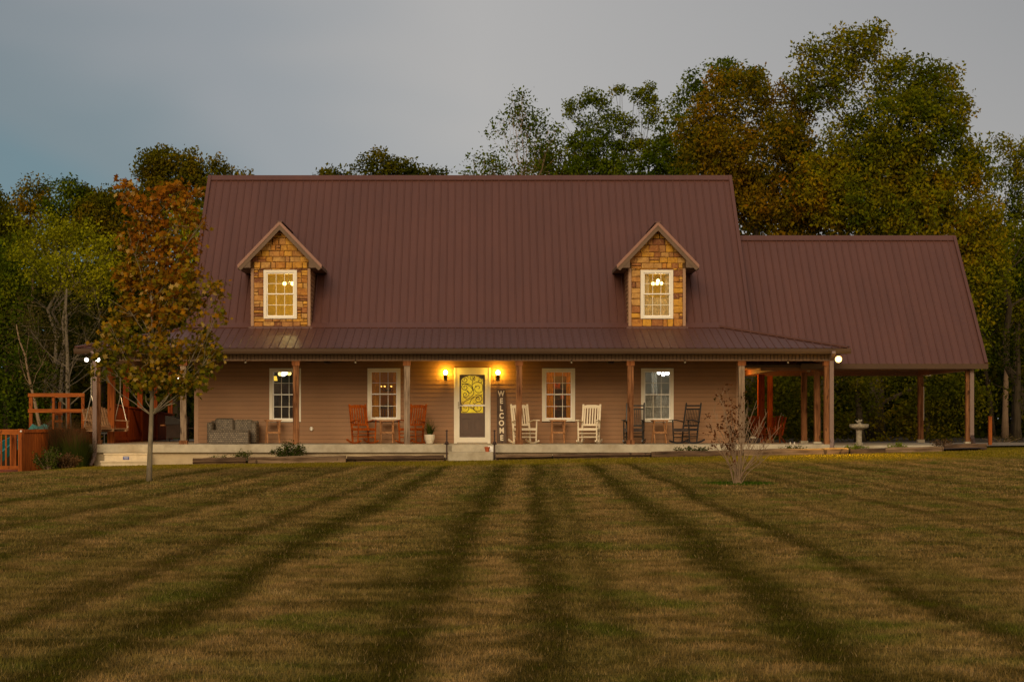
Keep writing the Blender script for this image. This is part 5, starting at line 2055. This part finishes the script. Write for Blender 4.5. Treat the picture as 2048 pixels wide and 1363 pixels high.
# ------------------------------------------------------------------ landscape timbers
TB = [(386, 492, 918, 928, 57.5, 'timber', 'dark landscape timber left of the pale timber in front of the loveseat'),
      (497, 692, 914, 925, 57.2, 'timber_light', 'long pale landscape timber under the leafy shrub at the first porch window'),
      (694, 888, 910, 919, 57.5, 'timber', 'dark landscape timber running up to the left side of the front step'),
      (992, 1104, 912, 920, 57.6, 'timber_light', 'rough landscape timber just right of the front step'),
      (1106, 1300, 910, 917, 57.5, 'timber', 'landscape timber under the white rocking chair and grey post'),
      (1303, 1484, 905, 914, 57.3, 'timber', 'black-stained landscape timber left of the bare shrub'),
      (1487, 1696, 897, 907, 57.2, 'timber_light', 'weathered pale landscape timber right of the bare shrub'),
      (1700, 1772, 900, 907, 57.4, 'timber', 'short brown landscape timber under the birdbath'),
      (1770, 1886, 897, 905, 57.3, 'timber_light', 'pinkish pale landscape timber between the birdbath and the rear carport post'),
      (1888, 1972, 891, 901, 58.4, 'timber', 'last landscape timber, rising to the right below the end carport post')]
for (a, b_, ya, yb, Y, m, lab) in TB:
    x0, x1 = XX(a, Y), XX(b_, Y)
    t = thing('landscape_timber', lab, 'timber', ((x0 + x1) / 2, Y, 0), 0, 'landscape timbers edging the beds')
    rs = random.Random(a)
    za, zb_ = ground_z(x0, Y), ground_z(x1, Y)
    b = MB()
    n = 7
    hh = (yb - ya) * Y / FPX + .03
    last = None
    for i in range(n + 1):
        u = i / n
        x = (x0 - x1) / 2 + (x1 - x0) * u
        z = za + (zb_ - za) * u
        dz2 = rs.uniform(-.012, .012)
        ring = [(x, -.08 + rs.uniform(-.01, .01), z - .06), (x, .08, z - .06), (x, .08, z + hh + dz2), (x, .04, z + hh + .01 + dz2), (x, -.05, z + hh + .008 + dz2), (x, -.085 + rs.uniform(-.012, .012), z + hh * .8)]
        b.v += ring
        if i:
            o = len(b.v) - 12
            for k in range(6):
                b.f.append((o + k, o + (k + 1) % 6, o + 6 + (k + 1) % 6, o + 6 + k))
    b.f.append(tuple(range(6))[::-1])
    b.f.append(tuple(range(len(b.v) - 6, len(b.v))))
    b.build('beam', M[m], t)
mb = MB()
for (xa, xb) in ((XX(386, 57.6), XX(890, 57.6)), (XX(992, 57.6), XX(1972, 57.6))):
    n = 60
    for i in range(n):
        u0, u1 = xa + (xb - xa) * i / n, xa + (xb - xa) * (i + 1) / n
        yb_ = 58.4 if u0 < XX(1660, 58) else 60.2
        mb.quad((u0, 57.35, ground_z(u0, 57.4) + .07), (u1, 57.35, ground_z(u1, 57.4) + .07), (u1, yb_, ground_z(u1, 58) + .09), (u0, yb_, ground_z(u0, 58) + .09))
tag(mb.build('mulch_bed', M['mulch'], fix=False), kind='structure')

# ------------------------------------------------------------------ plants and trees
DIAM = np.array([[0, -1.0], [.55, -.1], [0, 1.0], [-.55, -.1]])
MAPLE5 = np.array([[.05, -1], [.30, -.45], [.85, -.45], [.62, -.12], [1.0, .35], [.50, .30], [.30, .50], [0, 1.1], [-.30, .50], [-.50, .30], [-1.0, .35], [-.62, -.12], [-.85, -.45], [-.30, -.45], [-.05, -1]])


def leaf_verts(C, size, rg, shape=DIAM, face_cam=.25, sj=.35):
    """C: N x 3 centres; returns N*k x 3 vertices of freely turned leaves"""
    n = len(C)
    k = len(shape)
    nrm = rg.normal(0, 1, (n, 3))
    nrm[:, 2] += .5
    nrm[:, 1] -= face_cam
    nrm /= np.linalg.norm(nrm, axis=1)[:, None]
    t = rg.normal(0, 1, (n, 3))
    t[:, 2] -= .6
    u = t - (t * nrm).sum(1)[:, None] * nrm
    u /= np.linalg.norm(u, axis=1)[:, None] + 1e-9
    v = np.cross(nrm, u)
    s = size * rg.uniform(1 - sj, 1 + sj, n)
    V = C[:, None, :] + (v[:, None, :] * shape[None, :, 0:1] + u[:, None, :] * shape[None, :, 1:2]) * s[:, None, None] * .5
    if k == 4:      # a slight fold along the midrib
        V[:, (1, 3), :] += nrm[:, None, :] * (s * .12)[:, None, None]
    return V.reshape(-1, 3).astype(np.float32)


def vnoise(Pn, sc, seed=0):
    """cheap smooth pseudo-noise in numpy: sum of a few oblique sines, about -1..1"""
    r = np.random.default_rng(seed)
    out = np.zeros(len(Pn))
    for i in range(5):
        d = r.normal(0, 1, 3)
        d /= np.linalg.norm(d)
        out += np.sin(Pn @ d * sc * r.uniform(.7, 1.9) + r.uniform(0, 6.28))
    return out / 2.6


def crown_points(lobes, Y, dens, per, spread, rg, gap=.35, shell=.45):
    """lobes: (px, py, rx, ry[, dY]) in photo pixels at distance Y -> cluster centres and leaf centres in metres"""
    CC, L = [], []
    for lb in lobes:
        px, py, rx, ry = lb[:4]
        dY = lb[4] if len(lb) > 4 else rg.uniform(-1, 1) * rx * Y / FPX * .5
        c = P(px, py, Y + dY)
        s = (Y + dY) / FPX
        a, c_ = rx * s, ry * s
        b = (a + c_) / 2 * .9
        n = max(4, int(dens * a * c_ * 3.1))
        d = rg.normal(0, 1, (n, 3))
        d /= np.linalg.norm(d, axis=1)[:, None]
        r = rg.uniform(shell, 1.0, n) ** .6
        r = r * (1 + .18 * vnoise(d * 3 + px, 2.2, abs(int(px))))
        pts = np.array(c) + d * r[:, None] * np.array([a, b, c_])
        keep = vnoise(pts, 1.5, 5) < (1 - gap) * 1.15
        pts = pts[keep]
        CC.append(pts)
    CC = np.concatenate(CC)
    L = np.repeat(CC, per, 0) + np.clip(rg.normal(0, 1, (len(CC) * per, 3)), -1.7, 1.7) * np.array([spread, spread, spread * .75])
    return CC, L


def limb_path(a, b, rs, sag=.12, n=5):
    a, b = Vector(a), Vector(b)
    L = (b - a).length
    out = []
    for i in range(n + 1):
        t = i / n
        p = a.lerp(b, t)
        p += Vector((rs.uniform(-1, 1), rs.uniform(-1, 1), 0)) * L * .035 * math.sin(math.pi * t)
        p.z += -sag * L * math.sin(math.pi * t) * .6
        out.append(p)
    return out


DM = 2.1


def tree(label, Y, base_px, lobes, lm, leaf=.2, dens=9, per=20, spread=.26, trunk_r=.2, bark='bark', gap=.3, seed=1, name='tree', group=None, topt=.75, twigs=3, limbs=True, shell=.4, zb=None, extra=None, cat='tree', shape=DIAM, lean=0):
    rg = np.random.default_rng(seed)
    rs = random.Random(seed)
    bx = XX(base_px, Y)
    gz_ = ground_z(bx, Y) if zb is None else zb
    root = thing(name, label, cat, (bx, Y, gz_), 0, group)
    off = Vector((bx, Y, gz_))
    CC, L = crown_points(lobes, Y, dens * DM, int(per * 1.95), spread * .88, rg, gap, shell)
    top = max(CC[:, 2]) - gz_
    V = leaf_verts(L - np.array(off), leaf * .74, rg, shape)
    me = np_mesh('crown', V, len(shape), M[lm])
    link('crown', me, root)
    # trunk to about topt of the height, curving to the crown's middle
    cx = float(np.mean(CC[:, 0])) - bx
    cyy = float(np.mean(CC[:, 1])) - Y
    b = MB()
    tp = []
    nseg = 9
    for i in range(nseg + 1):
        t = i / nseg
        tp.append(Vector((cx * .8 * t ** 1.5 + rs.uniform(-.06, .06) * t + lean * t, cyy * t, top * topt * t)))
    tr = [trunk_r * (1.35 if i == 0 else (1 - .75 * i / nseg)) for i in range(nseg + 1)]
    b.tube(tp, tr, 9)
    b.build('trunk', M[bark], root, smooth=True, fix=False)
    lb_ = MB()
    for lobe in (lobes if limbs else lobes[:0]):
        c = P(lobe[0], lobe[1], Y) - off
        hgt = max(.12, min(.92, (c.z - lobe[3] * Y / FPX * 1.2) / max(.1, top * topt)))
        k = int(hgt * nseg)
        s = tp[min(nseg, max(1, k))]
        if (c - s).length < .4:
            continue
        pth = limb_path(s, c, rs)
        r0 = max(.015, tr[min(nseg, max(1, k))] * .30)
        lb_.tube(pth, [r0 * (1 - .75 * j / 5) for j in range(6)], 6, caps=False)
        near = [q for q in CC if abs(q[0] - off.x - c.x) < lobe[2] * Y / FPX and abs(q[2] - off.z - c.z) < lobe[3] * Y / FPX]
        rs.shuffle(near)
        for q in near[:twigs]:
            q = Vector(q) - off
            st_ = pth[rs.choice([3, 4, 5])]
            lb_.tube(limb_path(st_, q, rs, 0, 3), [r0 * .3, r0 * .2, r0 * .14, .006], 4, caps=False)
    if lb_.v:
        lb_.build('limb', M[bark], root, fix=False)
    return root


BG = 'trees behind the house'
tree('tallest dark-topped oak rising over the carport roof', 80, 1750, [(1700, 95, 58, 40, 1), (1622, 112, 30, 28, 1), (1612, 155, 26, 36, 1), (1748, 72, 28, 22, 1), (1645, 190, 42, 32, 1), (1690, 150, 40, 40, 1),
     (1800, 165, 68, 55), (1868, 170, 48, 48), (1900, 225, 46, 50), (1790, 255, 105, 80), (1705, 290, 70, 80), (1880, 335, 88, 85), (1945, 340, 48, 50), (1770, 390, 120, 90), (1900, 470, 95, 90), (1955, 560, 62, 80), (1925, 690, 50, 90), (1700, 395, 90, 80), (1840, 420, 110, 90), (1790, 340, 100, 80), (1650, 360, 60, 80), (1850, 250, 70, 60), (1965, 470, 50, 80)],
     'leaf_oak', .21, 8.5, 20, .27, .34, seed=11, group=BG, name='oak_tree', gap=.24)
tree('rust-brown oak between the ridge end and the tallest oak', 82, 1500, [(1480, 185, 66, 48), (1560, 225, 58, 55), (1420, 235, 46, 55), (1500, 290, 110, 75), (1592, 310, 46, 75), (1415, 330, 70, 65), (1540, 400, 110, 75), (1625, 455, 80, 60), (1390, 270, 34, 44), (1480, 430, 60, 50), (1580, 520, 100, 60), (1460, 330, 80, 90), (1540, 330, 80, 90), (1630, 380, 50, 60)],
     'leaf_rust', .20, 9, 20, .26, .3, seed=12, group=BG, name='oak_tree', gap=.24)
tree('green-tipped tree peeking out left of the rust-brown oak', 86, 1410, [(1445, 142, 32, 24), (1520, 158, 24, 20), (1386, 168, 17, 26), (1365, 215, 24, 20), (1400, 200, 26, 30), (1350, 250, 26, 24), (1470, 170, 50, 30), (1345, 300, 38, 50), (1390, 320, 30, 40)],
     'leaf_green', .21, 8, 18, .25, .2, seed=13, group=BG)
tree('clumpy green oak with sky gaps left of the rust-brown oak', 85, 1250, [(1142, 212, 24, 20), (1128, 243, 22, 16), (1182, 197, 22, 24), (1213, 205, 20, 18), (1172, 248, 26, 22), (1240, 188, 18, 18), (1268, 202, 18, 22), (1298, 190, 26, 24), (1248, 238, 34, 26), (1302, 222, 22, 28), (1200, 280, 42, 32), (1262, 290, 56, 36), (1322, 292, 44, 40), (1175, 325, 56, 34), (1300, 345, 70, 40), (1230, 340, 60, 40), (1340, 345, 50, 40), (1210, 232, 20, 22), (1155, 285, 26, 22)],
     'leaf_green', .17, 9, 20, .17, .24, seed=14, group=BG, name='oak_tree', gap=.15, twigs=5, shell=.15)
tree('slender airy poplar, its leaf-dotted top standing alone over the ridge', 78, 1045, [(1036, 200, 22, 18), (1024, 228, 34, 24), (1052, 232, 34, 28), (1078, 265, 38, 32), (1008, 262, 30, 30), (1040, 295, 52, 36), (1090, 305, 34, 40), (1050, 340, 60, 30), (1000, 330, 32, 32), (1105, 265, 16, 14)],
     'leaf_green', .17, 8.5, 9, .26, .10, 'twig', seed=15, group=BG, gap=.15, twigs=14, shell=.1)
tree('low sparse sapling top left of the airy poplar', 77, 965, [(946, 318, 16, 14), (962, 336, 30, 20), (930, 350, 16, 10), (985, 320, 20, 22), (965, 355, 45, 14)], 'leaf_green', .17, 7, 8, .26, .07, 'twig', seed=16, group=BG, gap=.1, twigs=10, shell=.1)
tree('brown-tinged oak top between the poplar and the clumpy oak', 88, 1135, [(1120, 320, 44, 32), (1155, 345, 50, 30), (1085, 345, 40, 28), (1165, 305, 24, 22), (1210, 350, 40, 26)], 'leaf_olive', .2, 9, 18, .25, .2, seed=17, group=BG)
tree('low rounded treetop showing over the middle of the ridge', 96, 775, [(757, 322, 30, 20), (722, 343, 28, 15), (800, 332, 26, 16), (852, 350, 34, 13), (780, 350, 50, 16), (820, 345, 30, 14)], 'leaf_olive', .22, 11, 18, .24, .2, seed=18, group=BG)
tree('small dark treetop over the ridge left of the rounded one', 97, 665, [(664, 350, 26, 13), (684, 356, 20, 8), (650, 362, 22, 10)], 'leaf_olive', .22, 12, 18, .22, .14, seed=19, group=BG)
tree('broad dark oak rising behind the maple and the left end of the ridge', 90, 350, [(342, 318, 52, 22), (300, 328, 26, 26), (388, 340, 32, 22), (434, 334, 17, 20), (350, 350, 78, 28), (452, 352, 20, 10), (490, 353, 14, 6), (330, 390, 70, 40), (430, 380, 40, 30)], 'leaf_olive', .21, 11, 20, .25, .24, seed=20, group=BG, name='oak_tree', gap=.2)
tree('bright green tree squeezed between the maple and the left roof edge', 79, 395, [(402, 395, 34, 34), (395, 460, 34, 60), (385, 540, 34, 60), (425, 375, 16, 18), (370, 430, 30, 50)], 'leaf_yellow', .18, 12, 18, .24, .12, seed=21, group=BG)
tree('thin brownish treetop, leftmost on the skyline', 94, 72, [(76, 368, 26, 18), (48, 388, 22, 16), (62, 405, 40, 24), (92, 390, 22, 22), (60, 430, 60, 34)], 'leaf_rust', .19, 9, 14, .25, .13, 'twig', seed=22, group=BG, gap=.2, twigs=8)
tree('round green treetop right of the thin brownish one', 93, 132, [(130, 378, 28, 22), (140, 405, 42, 28), (112, 410, 30, 28)], 'leaf_green', .2, 11, 18, .25, .16, seed=23, group=BG)
tree('wide olive tree with reddish tips left of the maple top', 94, 205, [(178, 398, 36, 26), (215, 405, 40, 26), (245, 402, 24, 30), (200, 440, 75, 44), (230, 480, 60, 46), (150, 450, 50, 40)], 'leaf_olive', .21, 11, 20, .26, .22, seed=24, group=BG)
tree('tall tree cut by the left edge of the picture', 90, -20, [(-12, 395, 16, 24), (-5, 430, 24, 34), (10, 480, 46, 50), (-30, 470, 60, 80)], 'leaf_olive', .21, 10, 18, .26, .22, seed=25, group=BG)
tree('bright yellow-green young tree left of the maple', 80, 120, [(62, 450, 44, 36), (102, 455, 44, 30), (150, 480, 46, 42), (62, 530, 56, 50), (130, 540, 66, 46), (212, 505, 34, 44), (190, 560, 50, 50), (95, 500, 60, 40)], 'leaf_yellow', .17, 8, 15, .27, .11, 'palebark', seed=26, group=BG, gap=.3, twigs=6)
tree('dark green tree filling the left edge above the deck fence', 83, 15, [(12, 540, 50, 70), (5, 640, 60, 80), (30, 730, 66, 70), (-30, 600, 60, 90), (20, 820, 70, 60)], 'leaf_green', .2, 9, 18, .27, .2, seed=27, group=BG)
tree('brownish half-bare tree with pale mottled trunk behind the play tower', 76, 138, [(120, 620, 80, 60), (200, 640, 50, 70), (60, 660, 60, 60), (150, 700, 80, 50), (90, 760, 60, 40), (220, 720, 40, 50)], 'leaf_brown', .15, 4, 9, .3, .13, 'palebark', seed=28, group=BG, gap=.2, twigs=16, shell=.1, topt=.95)
tree('leaning thin bare-limbed tree left of the pale mottled trunk', 78, 95, [(60, 640, 40, 40), (95, 690, 50, 50), (40, 720, 50, 40)], 'leaf_brown', .15, 3, 8, .3, .09, 'twig', seed=29, group=BG, twigs=14, shell=.1, topt=.9, lean=-.8)
tree('airy half-bare tree against the sky at the right edge', 88, 2010, [(2002, 288, 20, 24), (2035, 310, 26, 30), (2005, 350, 30, 30), (2040, 400, 40, 50), (1990, 420, 30, 50), (2060, 340, 40, 60), (2025, 450, 40, 60)], 'leaf_oak', .19, 8, 15, .28, .14, 'twig', seed=30, group=BG, gap=.25, twigs=8, shell=.15)
tree('mid-height olive tree at the right edge beside the carport roof', 84, 2030, [(2035, 500, 46, 60), (2000, 560, 36, 50), (2045, 600, 50, 60), (2070, 540, 50, 80)], 'leaf_oak', .2, 9, 18, .27, .18, seed=31, group=BG)
tree('low spreading oak whose boughs fill the carport opening', 77, 1720, [(1560, 790, 90, 60), (1680, 780, 90, 60), (1790, 790, 90, 60), (1890, 780, 70, 60), (1620, 850, 90, 40), (1750, 850, 100, 40), (1870, 850, 80, 44), (1500, 830, 60, 60), (1940, 800, 40, 50)], 'leaf_olive', .17, 7.5, 18, .28, .2, seed=32, group=BG, name='oak_tree', gap=.34, limbs=False)
tree('thin dark trunked tree right of the last carport post', 79, 2034, [(2040, 690, 40, 50), (2000, 700, 26, 40), (2060, 780, 40, 60)], 'leaf_dark', .18, 5, 14, .28, .17, 'bark', seed=33, group=BG, topt=1.0)


def forest(name, Y0, Y1, prof, n, size, m, seed, low=0.0):
    """a closed wood: leaf clusters through a deep volume below an uneven top line (px -> py)"""
    rg = np.random.default_rng(seed)
    Yc = rg.uniform(Y0, Y1, n)
    px = rg.uniform(prof[0][0], prof[-1][0], n)
    top = np.interp(px, [p[0] for p in prof], [p[1] for p in prof])
    top = top + 14 * np.sin(px * .045 + seed) + 9 * np.sin(px * .11) + 6 * np.sin(px * .23)
    x = (px - CX) * Yc / FPX
    zt = EYE - (top - CY) * Yc / FPX
    z = -1.2 + (zt + 1.2) * rg.uniform(0, 1, n) ** .85
    C = np.stack([x, Yc, z], 1)
    C = C[vnoise(C, .9, seed) < .8]
    L = np.repeat(C, 16, 0) + rg.normal(0, .42, (len(C) * 16, 3))
    me = np_mesh(name, leaf_verts(L, size, rg), 4, M[m])
    return tag(link(name, me), 'dense autumn woodland closing the view behind the house', None, kind='stuff')


forest('woodland', 98, 112, [(-900, 430), (-200, 430), (0, 470), (60, 450), (250, 450), (300, 400), (420, 400), (520, 420), (1000, 380), (1180, 365), (1300, 360), (1400, 350), (1600, 400), (1900, 420), (2000, 450), (2100, 420), (3000, 420)], 5200, .46, 'leaf_dark', 41)
forest('woodland', 104, 118, [(-1600, 560), (3600, 560)], 5200, .8, 'leaf_dark', 43)
forest('woodland', 88, 96, [(-900, 640), (-200, 620), (0, 600), (240, 560), (420, 520), (470, 600), (1450, 600), (1700, 560), (2000, 600), (2100, 560), (3000, 560)], 3600, .34, 'leaf_dark', 42)
# a few bare trunks standing in the gloom
for i, (px, Y, r, lab) in enumerate(((100, 84, .10, 'slim grey trunk standing left of the pale mottled trunk'), (118, 86, .09, 'second slim grey trunk close to the pale mottled trunk'), (1640, 84, .11, 'dark trunk seen between the carport posts'), (1850, 86, .12, 'dark trunk behind the rear carport post'), (2034, 82, .17, 'grey trunk in deep shade at the far right edge'), (1990, 88, .10, 'slim trunk in the shade right of the marker post'))):
    x = XX(px, Y)
    t = thing('bare_tree', lab, 'tree', (x, Y, -.6), 0, BG)
    rs = random.Random(px)
    pth = [Vector((rs.uniform(-.15, .15) * k, 0, k * 1.15)) for k in range(8)]
    MB().tube(pth, [r * (1.2 - .11 * k) for k in range(8)], 8).build('trunk', M['palebark' if px < 200 else 'bark'], t, smooth=True, fix=False)
    b = MB()
    for k in range(12):
        s = pth[rs.randrange(2, 7)]
        e = s + Vector((rs.uniform(-2.2, 2.2), rs.uniform(-1, 1), rs.uniform(.6, 1.9)))
        b.tube(limb_path(s, e, rs, .05, 4), [r * .3, r * .22, r * .15, r * .1, .008], 5, caps=False)
    b.build('limb', M['palebark' if px < 200 else 'bark'], t, fix=False)

# ---- the young maple in front of the porch
mp = thing('maple_tree', 'young maple in the lawn by the left porch end, rust-orange on top, greener below', 'tree', MAPLE)
off = Vector(MAPLE)
YM = MAPLE.y
rg = np.random.default_rng(77)
ML = [(250, 366, 11, 18), (258, 398, 20, 22), (284, 412, 24, 24), (322, 392, 18, 24), (352, 382, 18, 26), (388, 392, 13, 22), (300, 446, 42, 30), (362, 430, 26, 36), (404, 448, 10, 16), (262, 486, 22, 30), (320, 500, 46, 40), (380, 496, 18, 34), (246, 545, 20, 34), (300, 560, 52, 40), (362, 566, 30, 50), (405, 545, 8, 14),
      (258, 616, 40, 34), (328, 626, 64, 44), (390, 608, 24, 34), (434, 584, 13, 34), (438, 630, 14, 18), (226, 655, 18, 22), (240, 686, 42, 32), (320, 700, 76, 38), (400, 690, 32, 38), (222, 728, 32, 22), (290, 758, 58, 24), (365, 763, 50, 26), (415, 735, 24, 20), (208, 702, 22, 16), (330, 790, 40, 9), (203, 745, 13, 11), (428, 700, 20, 22)]
CCm, Lm = crown_points(ML, YM, 84, 9, .11, rg, -1.2, .2)
V = leaf_verts(Lm - np.array(off), .105, rg, MAPLE5, .4)
link('crown', np_mesh('crown', V, len(MAPLE5), M['leaf_maple']), mp)
b = MB()
tb = [P(298, 962, YM), P(299, 930, YM), P(301, 880, YM), P(303, 830, YM), P(304, 790, YM), P(306, 740, YM), P(306, 680, YM), P(303, 600, YM), P(298, 520, YM), P(290, 450, YM), P(276, 400, YM)]
tb = [p - off for p in tb]
tb[0].z = -.05
b.tube(tb, [.062, .055, .048, .044, .040, .034, .028, .022, .016, .010, .006], 10)
b.build('trunk', M['maplebark'], mp, smooth=True, fix=False)
rs = random.Random(5)
b = MB()
for (px, py, rx, ry) in ML:
    e = P(px, py, YM) - off
    if e.z < 1.9 and rs.random() < .5:
        continue
    zstart = max(1.28, e.z - abs(e.x) * 1.2 - .35)
    k = min(range(len(tb)), key=lambda i: abs(tb[i].z - zstart))
    s = tb[k]
    if (e - s).length < .15:
        continue
    e.y += rs.uniform(-.3, .3)
    pth = limb_path(s, e, rs, .10, 5)
    b.tube(pth, [.013, .010, .008, .006, .005, .004], 5, caps=False)
    for _ in range(4):
        q = Vector(e) + Vector((rs.uniform(-rx, rx), 0, rs.uniform(-ry, ry))) * YM / FPX
        q.y += rs.uniform(-.25, .25)
        b.tube(limb_path(pth[4], q, rs, 0, 3), [.006, .005, .004, .002], 4, caps=False)
b.tube([tb[4] + Vector((0, 0, -.3)), tb[4] + Vector((-.12, 0, -.12)), tb[4] + Vector((-.13, 0, .1))], [.012, .01, .008], 5)
b.tube([tb[3] + Vector((0, 0, .1)), P(325, 812, YM) - off, P(350, 806, YM) - off], [.016, .012, .008], 5)
b.build('limb', M['maplebark'], mp, fix=False)

# ---- half-bare many-stemmed shrub in the lawn
sh = thing('crape_myrtle', 'half-bare vase-shaped shrub with grey stems and a few reddish leaves in the lawn', 'shrub', SHRUB)
off = Vector(SHRUB)
YS = SHRUB.y
rs = random.Random(9)
b = MB()
tips = []
tops = [(1415, 832), (1418, 850), (1428, 815), (1432, 870), (1440, 800), (1447, 845), (1438, 788), (1455, 812), (1462, 850), (1466, 800), (1474, 788), (1480, 792), (1484, 830), (1492, 870), (1500, 815), (1508, 850), (1518, 800), (1528, 842), (1540, 822), (1545, 880), (1556, 850), (1535, 900), (1548, 905), (1425, 890), (1520, 880), (1476, 860)]
for (tx_, ty_) in tops:
    e = P(tx_, ty_, YS) - off
    e.y += rs.uniform(-.5, .5)
    s = Vector((rs.uniform(-.10, .10), rs.uniform(-.08, .08), -.03))
    m1 = s.lerp(e, .35) + Vector((-e.x * .10, 0, .02))
    m2 = s.lerp(e, .7) + Vector((rs.uniform(-.04, .04) - e.x * .04, 0, 0))
    b.tube(smoothline([s, m1, m2, e]), [.0095 * (1 - .8 * i / 18) + .001 for i in range(19)], 5, caps=False)
    tips.append(e)
    for _ in range(7):
        t = rs.uniform(.4, .95)
        st_ = s.lerp(e, t) + Vector((-e.x * .07 * (1 - t), 0, 0))
        q = st_ + Vector((rs.uniform(-.16, .16), rs.uniform(-.12, .12), rs.uniform(.08, .34)))
        b.tube([st_, st_.lerp(q, .5) + Vector((rs.uniform(-.02, .02), 0, 0)), q], [.005, .004, .002], 4, caps=False)
        if q.x < .15:
            tips.append(q)
b.build('stem', M['twig'], sh, fix=False)
rg = np.random.default_rng(8)
sel = [t for t in tips if (t.x < .05 and rs.random() < .62) or rs.random() < .08]
C = np.repeat(np.array([tuple(t) for t in sel]), 9, 0) + rg.normal(0, .035, (len(sel) * 9, 3))
link('leaves', np_mesh('leaves', leaf_verts(C, .055, rg), 4, M['leaf_redbrown']), sh)


def bush(name, label, cat, x, y, z, w, d, h, m, leaf, n, seed, group=None, stems=12, kind=None, up=False):
    rg = np.random.default_rng(seed)
    rs = random.Random(seed)
    t = thing(name, label, cat, (x, y, z), 0, group)
    b = MB()
    ends = []
    for i in range(stems):
        e = Vector((rs.uniform(-w, w), rs.uniform(-d, d), h * rs.uniform(.55, 1.0)))
        e.z *= 1 - .35 * abs(e.x / w)
        b.tube([(e.x * .15, e.y * .15, 0), (e.x * .55, e.y * .6, e.z * .55), e], [.008, .006, .003], 4, caps=False)
        ends.append(e)
    b.build('stem', M['twig' if not up else 'bark'], t, fix=False)
    C = []
    for i in range(n):
        e = rs.choice(ends)
        k = rs.uniform(.35, 1.02)
        C.append((e.x * (k if k > .5 else k), e.y * k, e.z * k))
    C = np.array(C) + rg.normal(0, leaf * .8, (n, 3))
    C[:, 2] = np.maximum(C[:, 2], .01)
    link('leaves', np_mesh('leaves', leaf_verts(C, leaf, rg), 4, M[m]), t)
    return t


def gy(px, Y):
    return ground_z(XX(px, Y), Y) + .06


bush('shrub', 'dark green leafy shrub in front of the first porch window', 'shrub', XX(577, 57.75), 57.75, gy(577, 57.7), .52, .2, .56, 'leaf_shrub', .055, 1500, 51, stems=26)
bush('shrub', 'low green plant at the foot of the porch below the wicker loveseat', 'shrub', XX(485, 57.8), 57.8, gy(485, 57.8), .26, .18, .34, 'leaf_shrub', .05, 420, 52, stems=12)
bush('ground_cover', 'trailing weedy green plant left of the low green plant below the loveseat', 'plant', XX(440, 57.8), 57.8, gy(440, 57.8), .34, .18, .20, 'leaf_shrub', .045, 260, 53, stems=14)
bush('shrub', 'small green bush at the slab edge below the right black rocking chair', 'shrub', XX(1382, 57.8), 57.8, gy(1382, 57.8), .48, .15, .26, 'leaf_shrub', .05, 620, 54, stems=18)
bush('flower_clump', 'green clump with pale flower tips between the bare shrub and the corner downspout', 'plant', XX(1583, 57.9), 57.9, gy(1583, 57.8), .42, .2, .18, 'leaf_shrub', .05, 520, 55, stems=12)
fl = thing('pale_flower', 'two pale cream flower spikes standing in the green clump by the carport', 'flower', (XX(1586, 57.75), 57.75, gy(1583, 57.8) + .08))
for a in (-.06, .03):
    MB().tube([(a, 0, 0), (a * 1.3, 0, .16)], [.006, .004], 4).build('stem', M['leaf_shrub'], fl)
    MB().lathe([(.006, 0), (.022, .03), (.016, .07), (.003, .09)], (a * 1.3, 0, .13), 7).build('petals', M['pot'], fl)
bush('yellow_plant', 'yellow-green low plant under the birdbath', 'plant', XX(1712, 58.6), 58.6, gy(1712, 58.6), .36, .2, .17, 'leaf_lime', .05, 420, 56, stems=12)
bush('lime_plant', 'bright lime plant between the birdbath and the rear carport post', 'plant', XX(1795, 58.6), 58.6, gy(1795, 58.6), .28, .2, .19, 'leaf_lime', .05, 420, 57, stems=12)
bush('dry_plant', 'rusty brown dry plant left of the last carport post', 'plant', XX(1882, 59.0), 59.0, gy(1882, 59.0), .36, .2, .30, 'leaf_dry', .05, 420, 58, stems=20)
bush('weed_clump', 'sparse pale weeds at the forest edge beyond the marker post', 'plant', XX(2005, 72), 72, -.15, .7, .3, .35, 'leaf_brown', .06, 260, 59, stems=16)
for i, (px, Y, w, h, m, lab) in enumerate(((96, 56.3, .42, .74, 'leaf_shrub', 'dark rounded bush next to the deck fence'), (134, 56.6, .34, .50, 'leaf_dry', 'reddish low bush between the dark bush and the porch corner'), (225, 0, 0, 0, '', ''))):
    if w:
        bush('shrub', lab, 'shrub', XX(px, Y), Y, ground_z(XX(px, Y), Y) - .02, w, .35, h, m, .06, 1500, 60 + i, stems=30)
og = thing('ornamental_grass', 'tall green ornamental grass with brown plumes at the left porch corner', 'ornamental grass', (XX(152, 57.8), 57.8, -.70))
blades(1200, .95, .42, .011, 71, 0, .35, .34).build('leaves', M['leaf_shrub'], og, fix=False)
b = blades(500, .90, .50, .007, 72, .42, .35, .3)
b.build('plume', M['leaf_dry'], og, fix=False)
og2 = thing('ornamental_grass', 'brown-plumed ornamental grass left of the greener clump', 'ornamental grass', (XX(118, 58.6), 58.6, -.8))
blades(900, 1.0, .5, .011, 73, 0, .35, .4).build('leaves', M['leaf_shrub'], og2, fix=False)
blades(900, 1.2, .75, .009, 74, .4, .35, .4).build('plume', M['leaf_dry'], og2, fix=False)

for o in COL.objects:
    if o.type == 'MESH' and o.parent is None and 'kind' not in o:
        print('UNTAGGED', o.name)
print('objects', len(COL.objects), 'tris', sum(len(me.loops) - 2 * len(me.polygons) for me in bpy.data.meshes))
